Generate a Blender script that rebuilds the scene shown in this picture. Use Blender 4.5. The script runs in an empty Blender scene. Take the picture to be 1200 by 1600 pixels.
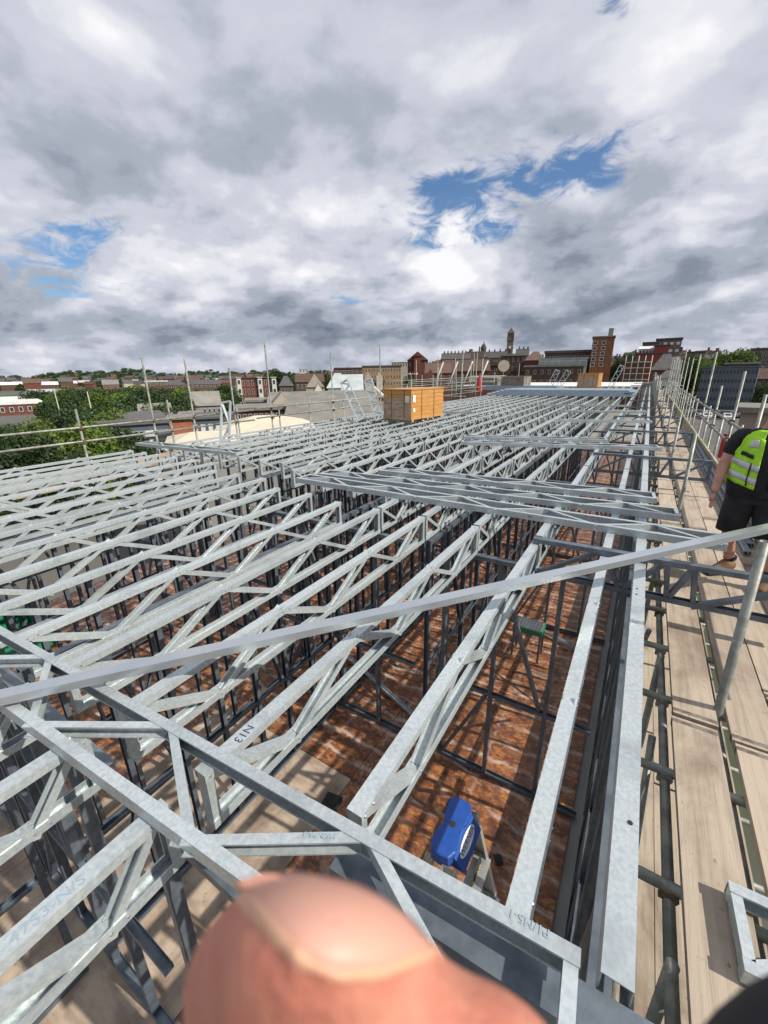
import bpy, math, random
import numpy as np
from mathutils import Vector, Matrix
random.seed(7); rng = np.random.RandomState(5)
S = bpy.context.scene
C = S.collection
# ------------------------------------------------------------------ camera
F = 640.0
def _n(v): v = np.array(v, float); return v/np.linalg.norm(v)
dY = _n((417, -222, F)); dn = np.array((28, 1913, F)); dn = _n(dn-dY*np.dot(dn, dY)); up = -dn
dX = np.cross(dY, up); M = np.array([dX, dY, up])          # world axes seen by the camera
cam = bpy.data.cameras.new('camera'); co = bpy.data.objects.new('camera', cam); C.objects.link(co); S.camera = co
cam.sensor_fit = 'HORIZONTAL'; cam.sensor_width = 24.0; cam.lens = F/1200*24
cam.clip_start = 0.004; cam.clip_end = 40000
R3 = Matrix(((M[0][0], -M[0][1], -M[0][2]), (M[1][0], -M[1][1], -M[1][2]), (M[2][0], -M[2][1], -M[2][2])))
co.matrix_world = R3.to_4x4()
cam.dof.use_dof = True; cam.dof.focus_distance = 6.0; cam.dof.aperture_fstop = 19
def ray(px, py): return M @ np.array(((px-600)/F, (py-800)/F, 1.0))
def at(px, py, D):
    "point seen at a photograph pixel, D metres away on the level"
    r = ray(px, py); return r*(D/math.hypot(r[0], r[1]))
# ------------------------------------------------------------------ world, sun, exposure
SUN_AZ = math.radians(84); SUN_EL = math.radians(42)       # azimuth from +Y towards +X
sd = Vector((math.sin(SUN_AZ)*math.cos(SUN_EL), math.cos(SUN_AZ)*math.cos(SUN_EL), math.sin(SUN_EL)))
W = bpy.data.worlds.new('World'); S.world = W; W.use_nodes = True
nt = W.node_tree; nt.nodes.clear()
class G:
    "tiny expression builder for shader maths"
    def __init__(s, t): s.t = t
    def m(s, op, a, b=0.0, c=None):
        n = s.t.nodes.new('ShaderNodeMath'); n.operation = op
        for i, v in enumerate((a, b, c)):
            if v is None: continue
            if isinstance(v, (int, float)): n.inputs[i].default_value = v
            else: s.t.links.new(v, n.inputs[i])
        return n.outputs[0]
    def v(s, op, a, b=(0, 0, 0), out=0):
        n = s.t.nodes.new('ShaderNodeVectorMath'); n.operation = op
        for i, q in enumerate((a, b)):
            if isinstance(q, (tuple, list)): n.inputs[i].default_value = tuple(q)
            else: s.t.links.new(q, n.inputs[i])
        return n.outputs[out]
    def scale(s, a, k):
        n = s.t.nodes.new('ShaderNodeVectorMath'); n.operation = 'SCALE'; s.t.links.new(a, n.inputs[0])
        if isinstance(k, (int, float)): n.inputs['Scale'].default_value = k
        else: s.t.links.new(k, n.inputs['Scale'])
        return n.outputs[0]
    def comb(s, x, y, z):
        n = s.t.nodes.new('ShaderNodeCombineXYZ')
        for i, v in enumerate((x, y, z)):
            if isinstance(v, (int, float)): n.inputs[i].default_value = v
            else: s.t.links.new(v, n.inputs[i])
        return n.outputs[0]
    def noise(s, vec, sc, det=8, ro=0.55, dist=0.0):
        n = s.t.nodes.new('ShaderNodeTexNoise'); n.inputs['Scale'].default_value = sc
        n.inputs['Detail'].default_value = det; n.inputs['Roughness'].default_value = ro; n.inputs['Distortion'].default_value = dist
        if vec is not None: s.t.links.new(vec, n.inputs['Vector'])
        return n.outputs[0]
    def step(s, x, a, b, lo=0.0, hi=1.0):
        n = s.t.nodes.new('ShaderNodeMapRange'); n.interpolation_type = 'SMOOTHSTEP'
        s.t.links.new(x, n.inputs[0])
        for i, q in enumerate((a, b, lo, hi)): n.inputs[i+1].default_value = q
        return n.outputs[0]
    def mix(s, f, a, b, mode='MIX'):
        n = s.t.nodes.new('ShaderNodeMix'); n.data_type = 'RGBA'; n.blend_type = mode
        for i, q in ((0, f), (6, a), (7, b)):
            if isinstance(q, (int, float)): n.inputs[i].default_value = q
            elif isinstance(q, (tuple, list)): n.inputs[i].default_value = (*q[:3], 1)
            else: s.t.links.new(q, n.inputs[i])
        return n.outputs[2]
g = G(nt)
tc = nt.nodes.new('ShaderNodeTexCoord').outputs['Generated']
sep = nt.nodes.new('ShaderNodeSeparateXYZ'); nt.links.new(tc, sep.inputs[0])
zc = g.m('MAXIMUM', sep.outputs[2], 0.0)
inv = g.m('DIVIDE', 1.0, g.m('ADD', zc, 0.36))
pl = g.comb(g.m('MULTIPLY', sep.outputs[0], inv), g.m('MULTIPLY', sep.outputs[1], inv), g.m('MULTIPLY', zc, 1.2))   # cloud layer, flattened towards the horizon
def blob(px, py, sx, sy, ang=0):
    "soft elliptical patch of sky around a direction"
    c = _n(ray(px, py)); a = math.radians(ang)
    r, u = M[:, 0], -M[:, 1]
    e1 = r*math.cos(a)+u*math.sin(a); e2 = -r*math.sin(a)+u*math.cos(a)
    e1 = _n(e1-c*np.dot(e1, c)); e2 = _n(e2-c*np.dot(e2, c)-e1*np.dot(e2, e1))
    k = 1.0/np.linalg.norm(ray(px, py))**1.4
    def comp(e, s):
        d = g.v('DOT_PRODUCT', tc, tuple(float(q) for q in e), 1)
        return g.m('POWER', g.m('ABSOLUTE', g.m('DIVIDE', d, s/F*k)), 2.0)
    q = g.m('MULTIPLY', g.m('ADD', comp(e1, sx), comp(e2, sy)), -0.7)
    fr = g.step(g.v('DOT_PRODUCT', tc, tuple(float(x) for x in c), 1), 0.0, 0.5)
    return g.m('MULTIPLY', g.m('EXPONENT', q), fr)
def total(lst):
    s = None
    for w, args in lst:
        b = g.m('MULTIPLY', blob(*args), w); s = b if s is None else g.m('ADD', s, b)
    return s
sunv = tuple(sd*0.055)
up3 = (0.0, 0.0, 0.05)
n1 = g.noise(pl, 1.5, 7, 0.50, 0.35)
n1b = g.noise(g.v('ADD', pl, tuple(sd*0.08)), 1.5, 4, 0.50, 0.35)
n2 = g.noise(pl, 4.6, 6, 0.54, 0.3)
n2b = g.noise(g.v('ADD', pl, (sd[0]*0.05, sd[1]*0.05, -0.05)), 4.6, 4, 0.54, 0.3)
dirn = g.comb(sep.outputs[0], sep.outputs[1], g.m('MULTIPLY', sep.outputs[2], 1.9))
n3 = g.noise(dirn, 5.5, 6, 0.56, 0.2)
n3b = g.noise(g.v('ADD', dirn, (sd[0]*0.02, sd[1]*0.02, 0.055)), 5.5, 5, 0.56, 0.2)
gap = total([(1.0, (800, 285, 150, 34, 14)), (0.75, (700, 305, 70, 26, 10)), (0.75, (720, 368, 60, 14, 5)), (0.6, (905, 240, 45, 26, 30)),
             (1.05, (95, 372, 85, 26, 2)), (1.0, (120, 430, 52, 40, 30)), (0.9, (958, 2, 26, 16, 0)), (0.5, (560, 470, 40, 14, 0)), (0.45, (20, 400, 50, 30, 0))])
bright = total([(0.42, (700, 415, 55, 42, 0)), (0.36, (1150, 275, 80, 75, 30)), (0.22, (165, 75, 80, 50, 0)), (0.16, (640, 335, 190, 40, 5)),
                (0.26, (240, 425, 70, 26, 0)), (0.24, (420, 425, 110, 30, 0)), (0.34, (45, 548, 60, 14, 0)), (0.25, (1100, 470, 90, 10, 20)),
                (0.16, (1060, 60, 70, 60, 0)), (0.22, (120, 465, 20, 14, 0)), (0.2, (730, 545, 70, 9, 0)), (0.12, (350, 300, 180, 50, 10)), (0.13, (420, 560, 420, 18, 0)), (0.10, (150, 500, 200, 24, 0)), (0.16, (1000, 380, 25, 22, 0)), (0.16, (700, 90, 120, 40, 0))])
dark = total([(0.17, (60, 190, 120, 80, -35)), (0.20, (430, 190, 190, 60, 10)), (0.17, (300, 508, 260, 30, 0)), (0.14, (930, 390, 170, 60, 35)),
              (0.13, (560, 505, 130, 34, 0)), (0.16, (30, 480, 70, 30, 0)), (0.15, (900, 500, 220, 30, 8)), (0.16, (1150, 130, 90, 50, 30)), (0.14, (850, 130, 110, 60, -30)),
              (0.14, (180, 555, 160, 12, 0)), (0.02, (600, 560, 500, 14, 0)), (0.14, (1130, 400, 120, 40, 25))])
# relief of the clouds: side towards the sun is lighter
low = g.step(sep.outputs[2], 0.12, 0.50, 1.0, 0.12)
rel = g.m('ADD', g.m('MULTIPLY', g.m('SUBTRACT', n1, n1b), 0.9), g.m('ADD', g.m('MULTIPLY', g.m('SUBTRACT', n2, n2b), 0.36), g.m('MULTIPLY', g.m('MULTIPLY', g.m('SUBTRACT', n3, n3b), 1.0), low)))
base = g.m('ADD', g.m('MULTIPLY', g.m('SUBTRACT', n1, 0.5), 0.55), g.m('MULTIPLY', g.m('SUBTRACT', n2, 0.5), 0.13))
vo = nt.nodes.new('ShaderNodeTexVoronoi'); vo.feature = 'SMOOTH_F1'; vo.inputs['Scale'].default_value = 7.5; vo.inputs['Detail'].default_value = 1.5; vo.inputs['Roughness'].default_value = 0.45; vo.inputs['Smoothness'].default_value = 0.35
wn = nt.nodes.new('ShaderNodeTexNoise'); wn.inputs['Scale'].default_value = 6.0; wn.inputs['Detail'].default_value = 4; nt.links.new(dirn, wn.inputs['Vector'])
nt.links.new(g.v('ADD', dirn, g.scale(g.v('SUBTRACT', wn.outputs[1], (0.5, 0.5, 0.5)), 0.16)), vo.inputs['Vector'])
puff = g.m('MULTIPLY', g.m('SUBTRACT', 0.66, vo.outputs['Distance']), g.m('MULTIPLY', low, 0.24))
lum = g.m('ADD', g.m('ADD', g.m('ADD', 0.655, base), puff), rel)
hz = g.step(sep.outputs[2], 0.0, 0.40, -0.05, 0.02)
lum = g.m('ADD', g.m('ADD', lum, hz), g.m('SUBTRACT', bright, dark))
ramp = nt.nodes.new('ShaderNodeValToRGB'); nt.links.new(lum, ramp.inputs[0])
cr = ramp.color_ramp; cr.interpolation = 'EASE'
cr.elements[0].position = 0.08; cr.elements[0].color = (0.105, 0.135, 0.185, 1)
cr.elements[1].position = 1.0; cr.elements[1].color = (0.90, 0.89, 0.91, 1)
for p, c in ((0.30, (0.225, 0.26, 0.325)), (0.50, (0.375, 0.41, 0.485)), (0.70, (0.57, 0.59, 0.67)), (0.86, (0.74, 0.75, 0.80))):
    e = cr.elements.new(p); e.color = (*c, 1)
sky = nt.nodes.new('ShaderNodeTexSky'); sky.sky_type = 'NISHITA'; sky.sun_disc = False
sky.sun_elevation = SUN_EL; sky.sun_rotation = SUN_AZ; sky.altitude = 50; sky.air_density = 1.0; sky.dust_density = 0.4; sky.ozone_density = 4.0
n4 = g.noise(pl, 9.0, 6, 0.66, 0.9)
gapn = g.m('ADD', g.m('MULTIPLY', gap, 0.95), g.m('ADD', g.m('MULTIPLY', g.m('SUBTRACT', n2, 0.5), -4.2), g.m('MULTIPLY', g.m('SUBTRACT', n4, 0.5), -4.2)))
gm = g.m('MULTIPLY', g.step(gapn, 0.22, 1.45), 0.92)
gm = g.m('MULTIPLY', gm, g.step(gap, 0.05, 0.3))
SKYK = 0.105
bg1 = nt.nodes.new('ShaderNodeBackground'); bg1.inputs[1].default_value = SKYK; hs = nt.nodes.new('ShaderNodeHueSaturation'); hs.inputs['Saturation'].default_value = 1.2; nt.links.new(sky.outputs[0], hs.inputs['Color']); nt.links.new(hs.outputs[0], bg1.inputs[0])
bg2 = nt.nodes.new('ShaderNodeBackground'); bg2.inputs[1].default_value = 1.0; nt.links.new(ramp.outputs[0], bg2.inputs[0])
mx = nt.nodes.new('ShaderNodeMixShader'); nt.links.new(gm, mx.inputs[0]); nt.links.new(bg2.outputs[0], mx.inputs[1]); nt.links.new(bg1.outputs[0], mx.inputs[2])
wo = nt.nodes.new('ShaderNodeOutputWorld'); nt.links.new(mx.outputs[0], wo.inputs[0])
sl = bpy.data.lights.new('sun', 'SUN'); sl.energy = 4.9; sl.angle = math.radians(0.5); sl.color = (1.0, 0.93, 0.82)
so = bpy.data.objects.new('sun', sl); C.objects.link(so); so.rotation_euler = sd.to_track_quat('Z', 'Y').to_euler()
S.view_settings.view_transform = 'Standard'; S.view_settings.look = 'None'; S.view_settings.exposure = 0.12; S.view_settings.gamma = 1.0
S.view_settings.use_curve_mapping = False
S.cycles.max_bounces = 4; S.cycles.diffuse_bounces = 2; S.cycles.glossy_bounces = 2; S.cycles.use_denoising = True
# ------------------------------------------------------------------ materials
MATS = {}
def mat(name, col, rough=0.7, metal=0.0, col2=None, sc=4.0, det=6, bump=0.0, bsc=None, coord='Object', stretch=(1, 1, 1), rnd=0.0, spec=None, lo=0.35, hi=0.65, r2=None):
    if name in MATS: return MATS[name]
    m = bpy.data.materials.new(name); m.use_nodes = True; t = m.node_tree; b = t.nodes['Principled BSDF']; q = G(t)
    b.inputs['Roughness'].default_value = rough; b.inputs['Metallic'].default_value = metal
    if spec is not None: b.inputs['Specular IOR Level'].default_value = spec
    b.inputs['Base Color'].default_value = (*col, 1)
    vec = q.v('MULTIPLY', t.nodes.new('ShaderNodeTexCoord').outputs[coord], stretch)
    colout = None
    if col2 is not None:
        n = q.noise(vec, sc, det, 0.6); f = q.step(n, lo, hi)
        colout = q.mix(f, col, col2)
        if r2 is not None:
            rr = q.step(n, lo, hi, rough, r2); t.links.new(rr, b.inputs['Roughness'])
    if rnd:
        oi = t.nodes.new('ShaderNodeObjectInfo'); h = t.nodes.new('ShaderNodeHueSaturation')
        v = q.m('ADD', q.m('MULTIPLY', q.m('SUBTRACT', oi.outputs['Random'], 0.5), rnd), 1.0); t.links.new(v, h.inputs['Value'])
        if colout is None: h.inputs['Color'].default_value = (*col, 1)
        else: t.links.new(colout, h.inputs['Color'])
        colout = h.outputs[0]
    if colout is not None: t.links.new(colout, b.inputs['Base Color'])
    if bump:
        bn = t.nodes.new('ShaderNodeBump'); bn.inputs['Strength'].default_value = bump; bn.inputs['Distance'].default_value = 0.01
        t.links.new(q.noise(vec, bsc or sc*3, 5, 0.6), bn.inputs['Height']); t.links.new(bn.outputs[0], b.inputs['Normal'])
    MATS[name] = m; return m
steel = mat('galvanised_steel', (0.41, 0.47, 0.49), 0.45, 0.42, (0.56, 0.61, 0.62), 55, 3, 0.08, 120, rnd=0.18, r2=0.34, lo=0.3, hi=0.7)
steel_b = mat('bright_steel', (0.47, 0.52, 0.56), 0.26, 0.7, (0.54, 0.58, 0.61), 3, 4, 0.03, 30)
steel_f = mat('shaded_frame_steel', (0.11, 0.135, 0.165), 0.45, 0.5, (0.17, 0.20, 0.235), 9, 4, 0.05, 40, rnd=0.2)  # darker copy of the galvanised steel, shade of the frames put into the colour
steel_s = mat('pack_steel', (0.34, 0.44, 0.52), 0.38, 0.5, (0.42, 0.52, 0.60), 5, 4)
tubem = mat('scaffold_tube', (0.17, 0.185, 0.165), 0.5, 0.3, (0.31, 0.32, 0.285), 9, 6, 0.15, 50, rnd=0.25)
tuber = mat('scaffold_rust', (0.10, 0.055, 0.038), 0.8, 0.2, (0.20, 0.13, 0.095), 30, 5, 0.3)
screwm = mat('screw_zinc', (0.62, 0.64, 0.66), 0.25, 0.9)
wood = mat('scaffold_board', (0.42, 0.35, 0.275), 0.85, 0, (0.29, 0.24, 0.19), 2.2, 10, 0.3, 14, stretch=(16, 0.55, 9), rnd=0.24, lo=0.42, hi=0.72)
woodd = mat('scaffold_board_weathered', (0.40, 0.33, 0.25), 0.85, 0, (0.28, 0.23, 0.17), 4, 8, 0.25, 20, stretch=(9, 1.0, 9), rnd=0.28)
toe = mat('toe_board', (0.43, 0.38, 0.25), 0.85, 0, (0.26, 0.24, 0.17), 3, 7, 0.2, 20, stretch=(6, 1, 6))
ply = mat('pale_ply', (0.46, 0.37, 0.28), 0.75, 0, (0.28, 0.21, 0.16), 2.2, 9, 0.15, 30, rnd=0.18, stretch=(1, 2.5, 1))
def osb():
    m = mat('wrapped_osb', (0.21, 0.085, 0.042), 0.35, 0, (0.10, 0.038, 0.02), 7, 10, 0.3, 35, rnd=0.25)
    t = m.node_tree; q = G(t); b = t.nodes['Principled BSDF']
    pos = t.nodes.new('ShaderNodeNewGeometry').outputs['Position']
    sp = t.nodes.new('ShaderNodeSeparateXYZ'); t.links.new(pos, sp.inputs[0])
    w1 = q.noise(pos, 1.3, 5, 0.6, 0.4); s1 = q.noise(q.v('MULTIPLY', pos, (1.2, 4.0, 1)), 2.0, 6, 0.6, 0.8); big = q.noise(pos, 1.4, 4, 0.6)
    fy = q.m('FRACT', q.m('ADD', q.m('MULTIPLY', sp.outputs[1], 3.1), q.m('MULTIPLY', w1, 1.5)))
    ln = q.step(q.m('ABSOLUTE', q.m('SUBTRACT', fy, 0.5)), 0.03, 0.17, 0.9, 0.0)
    fx = q.m('FRACT', q.m('ADD', q.m('MULTIPLY', sp.outputs[0], 1.6), q.m('MULTIPLY', s1, 0.35)))
    lx = q.step(q.m('ABSOLUTE', q.m('SUBTRACT', fx, 0.5)), 0.01, 0.06, 0.6, 0.0)
    st = q.m('MULTIPLY', q.m('MAXIMUM', ln, lx), q.step(s1, 0.38, 0.66))  # pale glints along the film folds, painted as colour
    st = q.m('MAXIMUM', st, q.m('MULTIPLY', q.step(big, 0.60, 0.72), 0.5))  # broad glare patches on the film, also painted into the colour
    src = b.inputs['Base Color'].links[0].from_socket
    fl = q.step(q.noise(q.v('MULTIPLY', pos, (7, 9, 1)), 1.6, 7, 0.72, 0.5), 0.47, 0.62); dk = q.step(q.noise(pos, 2.6, 7, 0.7), 0.50, 0.66)
    c1 = q.mix(q.m('MULTIPLY', fl, 0.8), src, (0.46, 0.19, 0.055)); c1 = q.mix(q.m('MULTIPLY', dk, 0.75), c1, (0.06, 0.027, 0.018))
    t.links.new(q.mix(q.m('MULTIPLY', st, 0.75), c1, (0.60, 0.49, 0.42)), b.inputs['Base Color'])
    t.links.new(q.step(s1, 0.4, 0.6, 0.18, 0.4), b.inputs['Roughness'])
    bn = t.nodes.new('ShaderNodeBump'); bn.inputs['Strength'].default_value = 0.6; bn.inputs['Distance'].default_value = 0.03
    t.links.new(s1, bn.inputs['Height']); t.links.new(bn.outputs[0], b.inputs['Normal'])
    return m
def stain(m, k=0.45):
    t = m.node_tree; q = G(t); b = t.nodes['Principled BSDF']; src = b.inputs['Base Color'].links[0].from_socket
    pos = t.nodes.new('ShaderNodeNewGeometry').outputs['Position']
    a = q.step(q.noise(q.v('MULTIPLY', pos, (1, 0.5, 1)), 2.3, 8, 0.65, 0.4), 0.44, 0.68); c = q.step(q.noise(pos, 26, 3, 0.5), 0.66, 0.74)
    o1 = q.mix(q.m('MULTIPLY', a, k), src, (0.17, 0.125, 0.09)); t.links.new(q.mix(q.m('MULTIPLY', c, 0.6), o1, (0.12, 0.08, 0.05)), b.inputs['Base Color'])
stain(wood, 0.75); stain(ply, 0.8)
def smudge(m, col, k):
    t = m.node_tree; q = G(t); b = t.nodes['Principled BSDF']; src = b.inputs['Base Color'].links[0].from_socket
    pos = t.nodes.new('ShaderNodeNewGeometry').outputs['Position']; a = q.step(q.noise(pos, 3.2, 5, 0.65, 0.5), 0.48, 0.75)
    t.links.new(q.mix(q.m('MULTIPLY', a, k), src, col), b.inputs['Base Color'])
smudge(steel, (0.27, 0.31, 0.33), 0.65)
osbm = osb()
cardb = mat('pack_sheets', (0.46, 0.22, 0.055), 0.45, 0, (0.55, 0.28, 0.09), 3, 6, 0.1, 20, stretch=(1, 1, 8))
wrapm = mat('wrapped_side', (0.48, 0.36, 0.25), 0.28, 0, (0.30, 0.20, 0.13), 3, 6, 0.4, 12, stretch=(1, 1, 5))
paper = mat('label_paper', (0.75, 0.74, 0.70), 0.7)
whitem = mat('white_membrane', (0.70, 0.70, 0.67), 0.7, 0, (0.58, 0.58, 0.56), 0.5, 4)
creamr = mat('cream_roof', (0.62, 0.56, 0.43), 0.8, 0, (0.52, 0.47, 0.37), 0.6, 6)
greyr = mat('grey_sheet_roof', (0.17, 0.165, 0.15), 0.85, 0, (0.24, 0.23, 0.20), 0.4, 6, rnd=0.25)
slate = mat('slate_roof', (0.06, 0.058, 0.062), 0.85, 0, (0.09, 0.085, 0.085), 1, 5, rnd=0.4)
paleroof = mat('pale_roof', (0.45, 0.50, 0.50), 0.7, 0, (0.36, 0.40, 0.41), 0.6, 4)
tile = mat('brown_tile_roof', (0.085, 0.052, 0.040), 0.9, 0, (0.12, 0.072, 0.055), 1, 5, rnd=0.4)
brick = mat('red_brick', (0.12, 0.042, 0.030), 0.9, 0, (0.16, 0.058, 0.038), 1.2, 6, rnd=0.3)
brickb = mat('brown_brick', (0.085, 0.048, 0.036), 0.9, 0, (0.115, 0.064, 0.046), 1.2, 6, rnd=0.3)
bricko = mat('orange_brick', (0.36, 0.13, 0.06), 0.9, 0, (0.28, 0.10, 0.05), 2, 5)
brickt = mat('tan_brick', (0.36, 0.24, 0.12), 0.9, 0, (0.28, 0.17, 0.09), 1, 5)
stone = mat('dark_stone', (0.13, 0.105, 0.085), 0.9, 0, (0.18, 0.14, 0.11), 0.7, 6)
render_w = mat('white_render', (0.62, 0.61, 0.57), 0.85, 0, (0.52, 0.50, 0.46), 0.6, 5)
render_c = mat('cream_render', (0.42, 0.38, 0.30), 0.85, 0, (0.34, 0.31, 0.25), 0.6, 5)
concrete = mat('concrete', (0.28, 0.28, 0.26), 0.9, 0, (0.22, 0.22, 0.21), 0.7, 5)
darkclad = mat('blue_grey_cladding', (0.075, 0.10, 0.125), 0.5, 0, (0.10, 0.13, 0.155), 0.3, 4)
glass = mat('window_glass', (0.03, 0.04, 0.05), 0.12, 0)
winw = mat('window_white', (0.65, 0.65, 0.63), 0.6)
asphalt = mat('asphalt', (0.085, 0.083, 0.082), 0.9, 0, (0.12, 0.115, 0.11), 0.5, 6)
paving = mat('red_paving', (0.26, 0.16, 0.12), 0.9, 0, (0.20, 0.12, 0.09), 0.5, 5)
bark = mat('bark', (0.09, 0.065, 0.045), 0.95)
black = mat('black_cloth', (0.010, 0.010, 0.012), 0.9, 0, (0.020, 0.020, 0.024), 8, 4, 1.0, 7)
hiv = mat('lime_cloth', (0.42, 0.80, 0.03), 0.7, 0, (0.34, 0.68, 0.03), 6, 4, 0.5, 12)
refl = mat('reflective_tape', (0.55, 0.56, 0.58), 0.4, 0.2)
skin = mat('skin', (0.50, 0.265, 0.185), 0.5, 0, (0.42, 0.20, 0.14), 7, 4)
bootm = mat('tan_boot', (0.22, 0.12, 0.06), 0.75, 0, (0.15, 0.08, 0.04), 14, 4)
bluep = mat('blue_plastic', (0.010, 0.062, 0.30), 0.45, 0, (0.014, 0.075, 0.34), 30, 5, 0.2, 90)
alu = mat('aluminium', (0.50, 0.50, 0.48), 0.4, 0.6, (0.42, 0.42, 0.40), 6, 4)
inkm = mat('marker_ink', (0.03, 0.04, 0.08), 0.6)
inkf = mat('faded_ink', (0.27, 0.35, 0.42), 0.6)
greenp = mat('green_plastic', (0.02, 0.20, 0.10), 0.4)
redm = mat('red_paint', (0.45, 0.03, 0.03), 0.5)
yell = mat('yellow_plastic', (0.70, 0.48, 0.02), 0.45)
carw = mat('white_car_paint', (0.65, 0.65, 0.65), 0.25)
card = mat('dark_car_paint', (0.04, 0.05, 0.07), 0.25)
rubber = mat('rubber', (0.02, 0.02, 0.02), 0.8)
def leafm(name, a, b):
    m = mat(name, a, 0.6, 0, b, 0.55, 3, rnd=0.3, coord='Object', lo=0.42, hi=0.58); t = m.node_tree
    bs = t.nodes['Principled BSDF']; tr = t.nodes.new('ShaderNodeBsdfTranslucent'); mixn = t.nodes.new('ShaderNodeMixShader'); mixn.inputs[0].default_value = 0.25
    t.links.new(bs.inputs['Base Color'].links[0].from_socket, tr.inputs[0])
    t.links.new(bs.outputs[0], mixn.inputs[1]); t.links.new(tr.outputs[0], mixn.inputs[2]); t.links.new(mixn.outputs[0], t.nodes['Material Output'].inputs[0]); return m
leafA = leafm('leaf_bright', (0.085, 0.14, 0.018), (0.13, 0.185, 0.028))
leafB = leafm('leaf_dark', (0.030, 0.062, 0.016), (0.055, 0.095, 0.022))
# ------------------------------------------------------------------ mesh helpers
class MB:
    def __init__(s): s.v = []; s.f = []
    def add(s, vs, fs):
        o = len(s.v); s.v += [tuple(map(float, p)) for p in vs]; s.f += [tuple(i+o for i in f) for f in fs]; return s
    def box(s, a, b):
        x0, y0, z0 = a; x1, y1, z1 = b
        return s.add([(x0, y0, z0), (x1, y0, z0), (x1, y1, z0), (x0, y1, z0), (x0, y0, z1), (x1, y0, z1), (x1, y1, z1), (x0, y1, z1)],
                     [(0, 3, 2, 1), (4, 5, 6, 7), (0, 1, 5, 4), (1, 2, 6, 5), (2, 3, 7, 6), (3, 0, 4, 7)])
    def ext(s, prof, a, b, u):
        "extrude a 2-D profile from a to b; u is the direction of the profile's first axis"
        a = Vector(a); b = Vector(b); d = (b-a).normalized(); u = Vector(u); u = (u-d*u.dot(d)).normalized(); w = u.cross(d)
        n = len(prof); vs = [a+u*p+w*q for p, q in prof]+[b+u*p+w*q for p, q in prof]
        fs = [(i, (i+1) % n, n+(i+1) % n, n+i) for i in range(n)]+[tuple(reversed(range(n))), tuple(range(n, 2*n))]
        return s.add(vs, fs)
    def tube(s, a, b, r, n=8, r2=None):
        r2 = r if r2 is None else r2
        a = Vector(a); b = Vector(b); d = (b-a).normalized(); u = d.orthogonal().normalized(); w = d.cross(u)
        vs = []
        for c, rr in ((a, r), (b, r2)):
            for i in range(n):
                t = 2*math.pi*i/n; vs.append(c+(u*math.cos(t)+w*math.sin(t))*rr)
        return s.add(vs, [(i, (i+1) % n, n+(i+1) % n, n+i) for i in range(n)]+[tuple(reversed(range(n))), tuple(range(n, 2*n))])
    def hollow(s, a, b, r, n=12, t=0.004):
        a = Vector(a); b = Vector(b); d = (b-a).normalized(); u = d.orthogonal().normalized(); w = d.cross(u); vs = []
        for c, rr in ((a, r), (b, r), (b, r-t), (b-d*0.1, r-t)):
            for i in range(n):
                q = 2*math.pi*i/n; vs.append(c+(u*math.cos(q)+w*math.sin(q))*rr)
        fs = [(k*n+i, k*n+(i+1) % n, (k+1)*n+(i+1) % n, (k+1)*n+i) for k in range(3) for i in range(n)]
        return s.add(vs, fs+[tuple(range(3*n, 4*n))])
    def mesh(s, name, m, smooth=False):
        me = bpy.data.meshes.new(name); me.from_pydata(s.v, [], s.f)
        for q in (m if isinstance(m, (list, tuple)) else [m]): me.materials.append(q)
        if smooth: me.polygons.foreach_set('use_smooth', [True]*len(me.polygons))
        me.update(); return me
    def obj(s, name, m, parent=None, smooth=False): return link(name, s.mesh(name, m, smooth), parent)
def link(name, me, parent=None):
    o = bpy.data.objects.new(name, me); C.objects.link(o)
    if parent is not None: o.parent = parent
    return o
def tag(o, label, cat, group=None):
    o['label'] = label; o['category'] = cat
    if group: o['group'] = group
    return o
def thing(name, label, cat, loc=(0, 0, 0), rz=0.0, group=None):
    o = bpy.data.objects.new(name, None); C.objects.link(o); o.location = loc; o.rotation_euler = (0, 0, rz); o.empty_display_size = 0.1
    return tag(o, label, cat, group)
def struct(o): o['kind'] = 'structure'; return o
def stuff(o, label, cat): o['kind'] = 'stuff'; o['label'] = label; o['category'] = cat; return o
def cprof(w, h, t=0.003, lip=0.008):
    "lipped channel: closed face at +q, opening towards -q, w across, h deep"
    a = w/2
    return [(-a, 0), (a, 0), (a, -h), (a-lip, -h), (a-lip, -h+t), (a-t, -h+t), (a-t, -t), (-a+t, -t), (-a+t, -h+t), (-a+lip, -h+t), (-a+lip, -h), (-a, -h)][::-1]
def uprof(w, h, t=0.004):
    a = w/2
    return [(-a, 0), (a, 0), (a, -h), (a-t, -h), (a-t, -t), (-a+t, -t), (-a+t, -h), (-a, -h)][::-1]
ORD = ['zeroth', 'first', 'second', 'third', 'fourth', 'fifth', 'sixth', 'seventh', 'eighth', 'ninth', 'tenth', 'eleventh', 'twelfth', 'thirteenth', 'fourteenth', 'fifteenth', 'sixteenth', 'seventeenth', 'eighteenth', 'nineteenth', 'twentieth', 'twenty-first', 'twenty-second', 'twenty-third', 'twenty-fourth']
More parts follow.
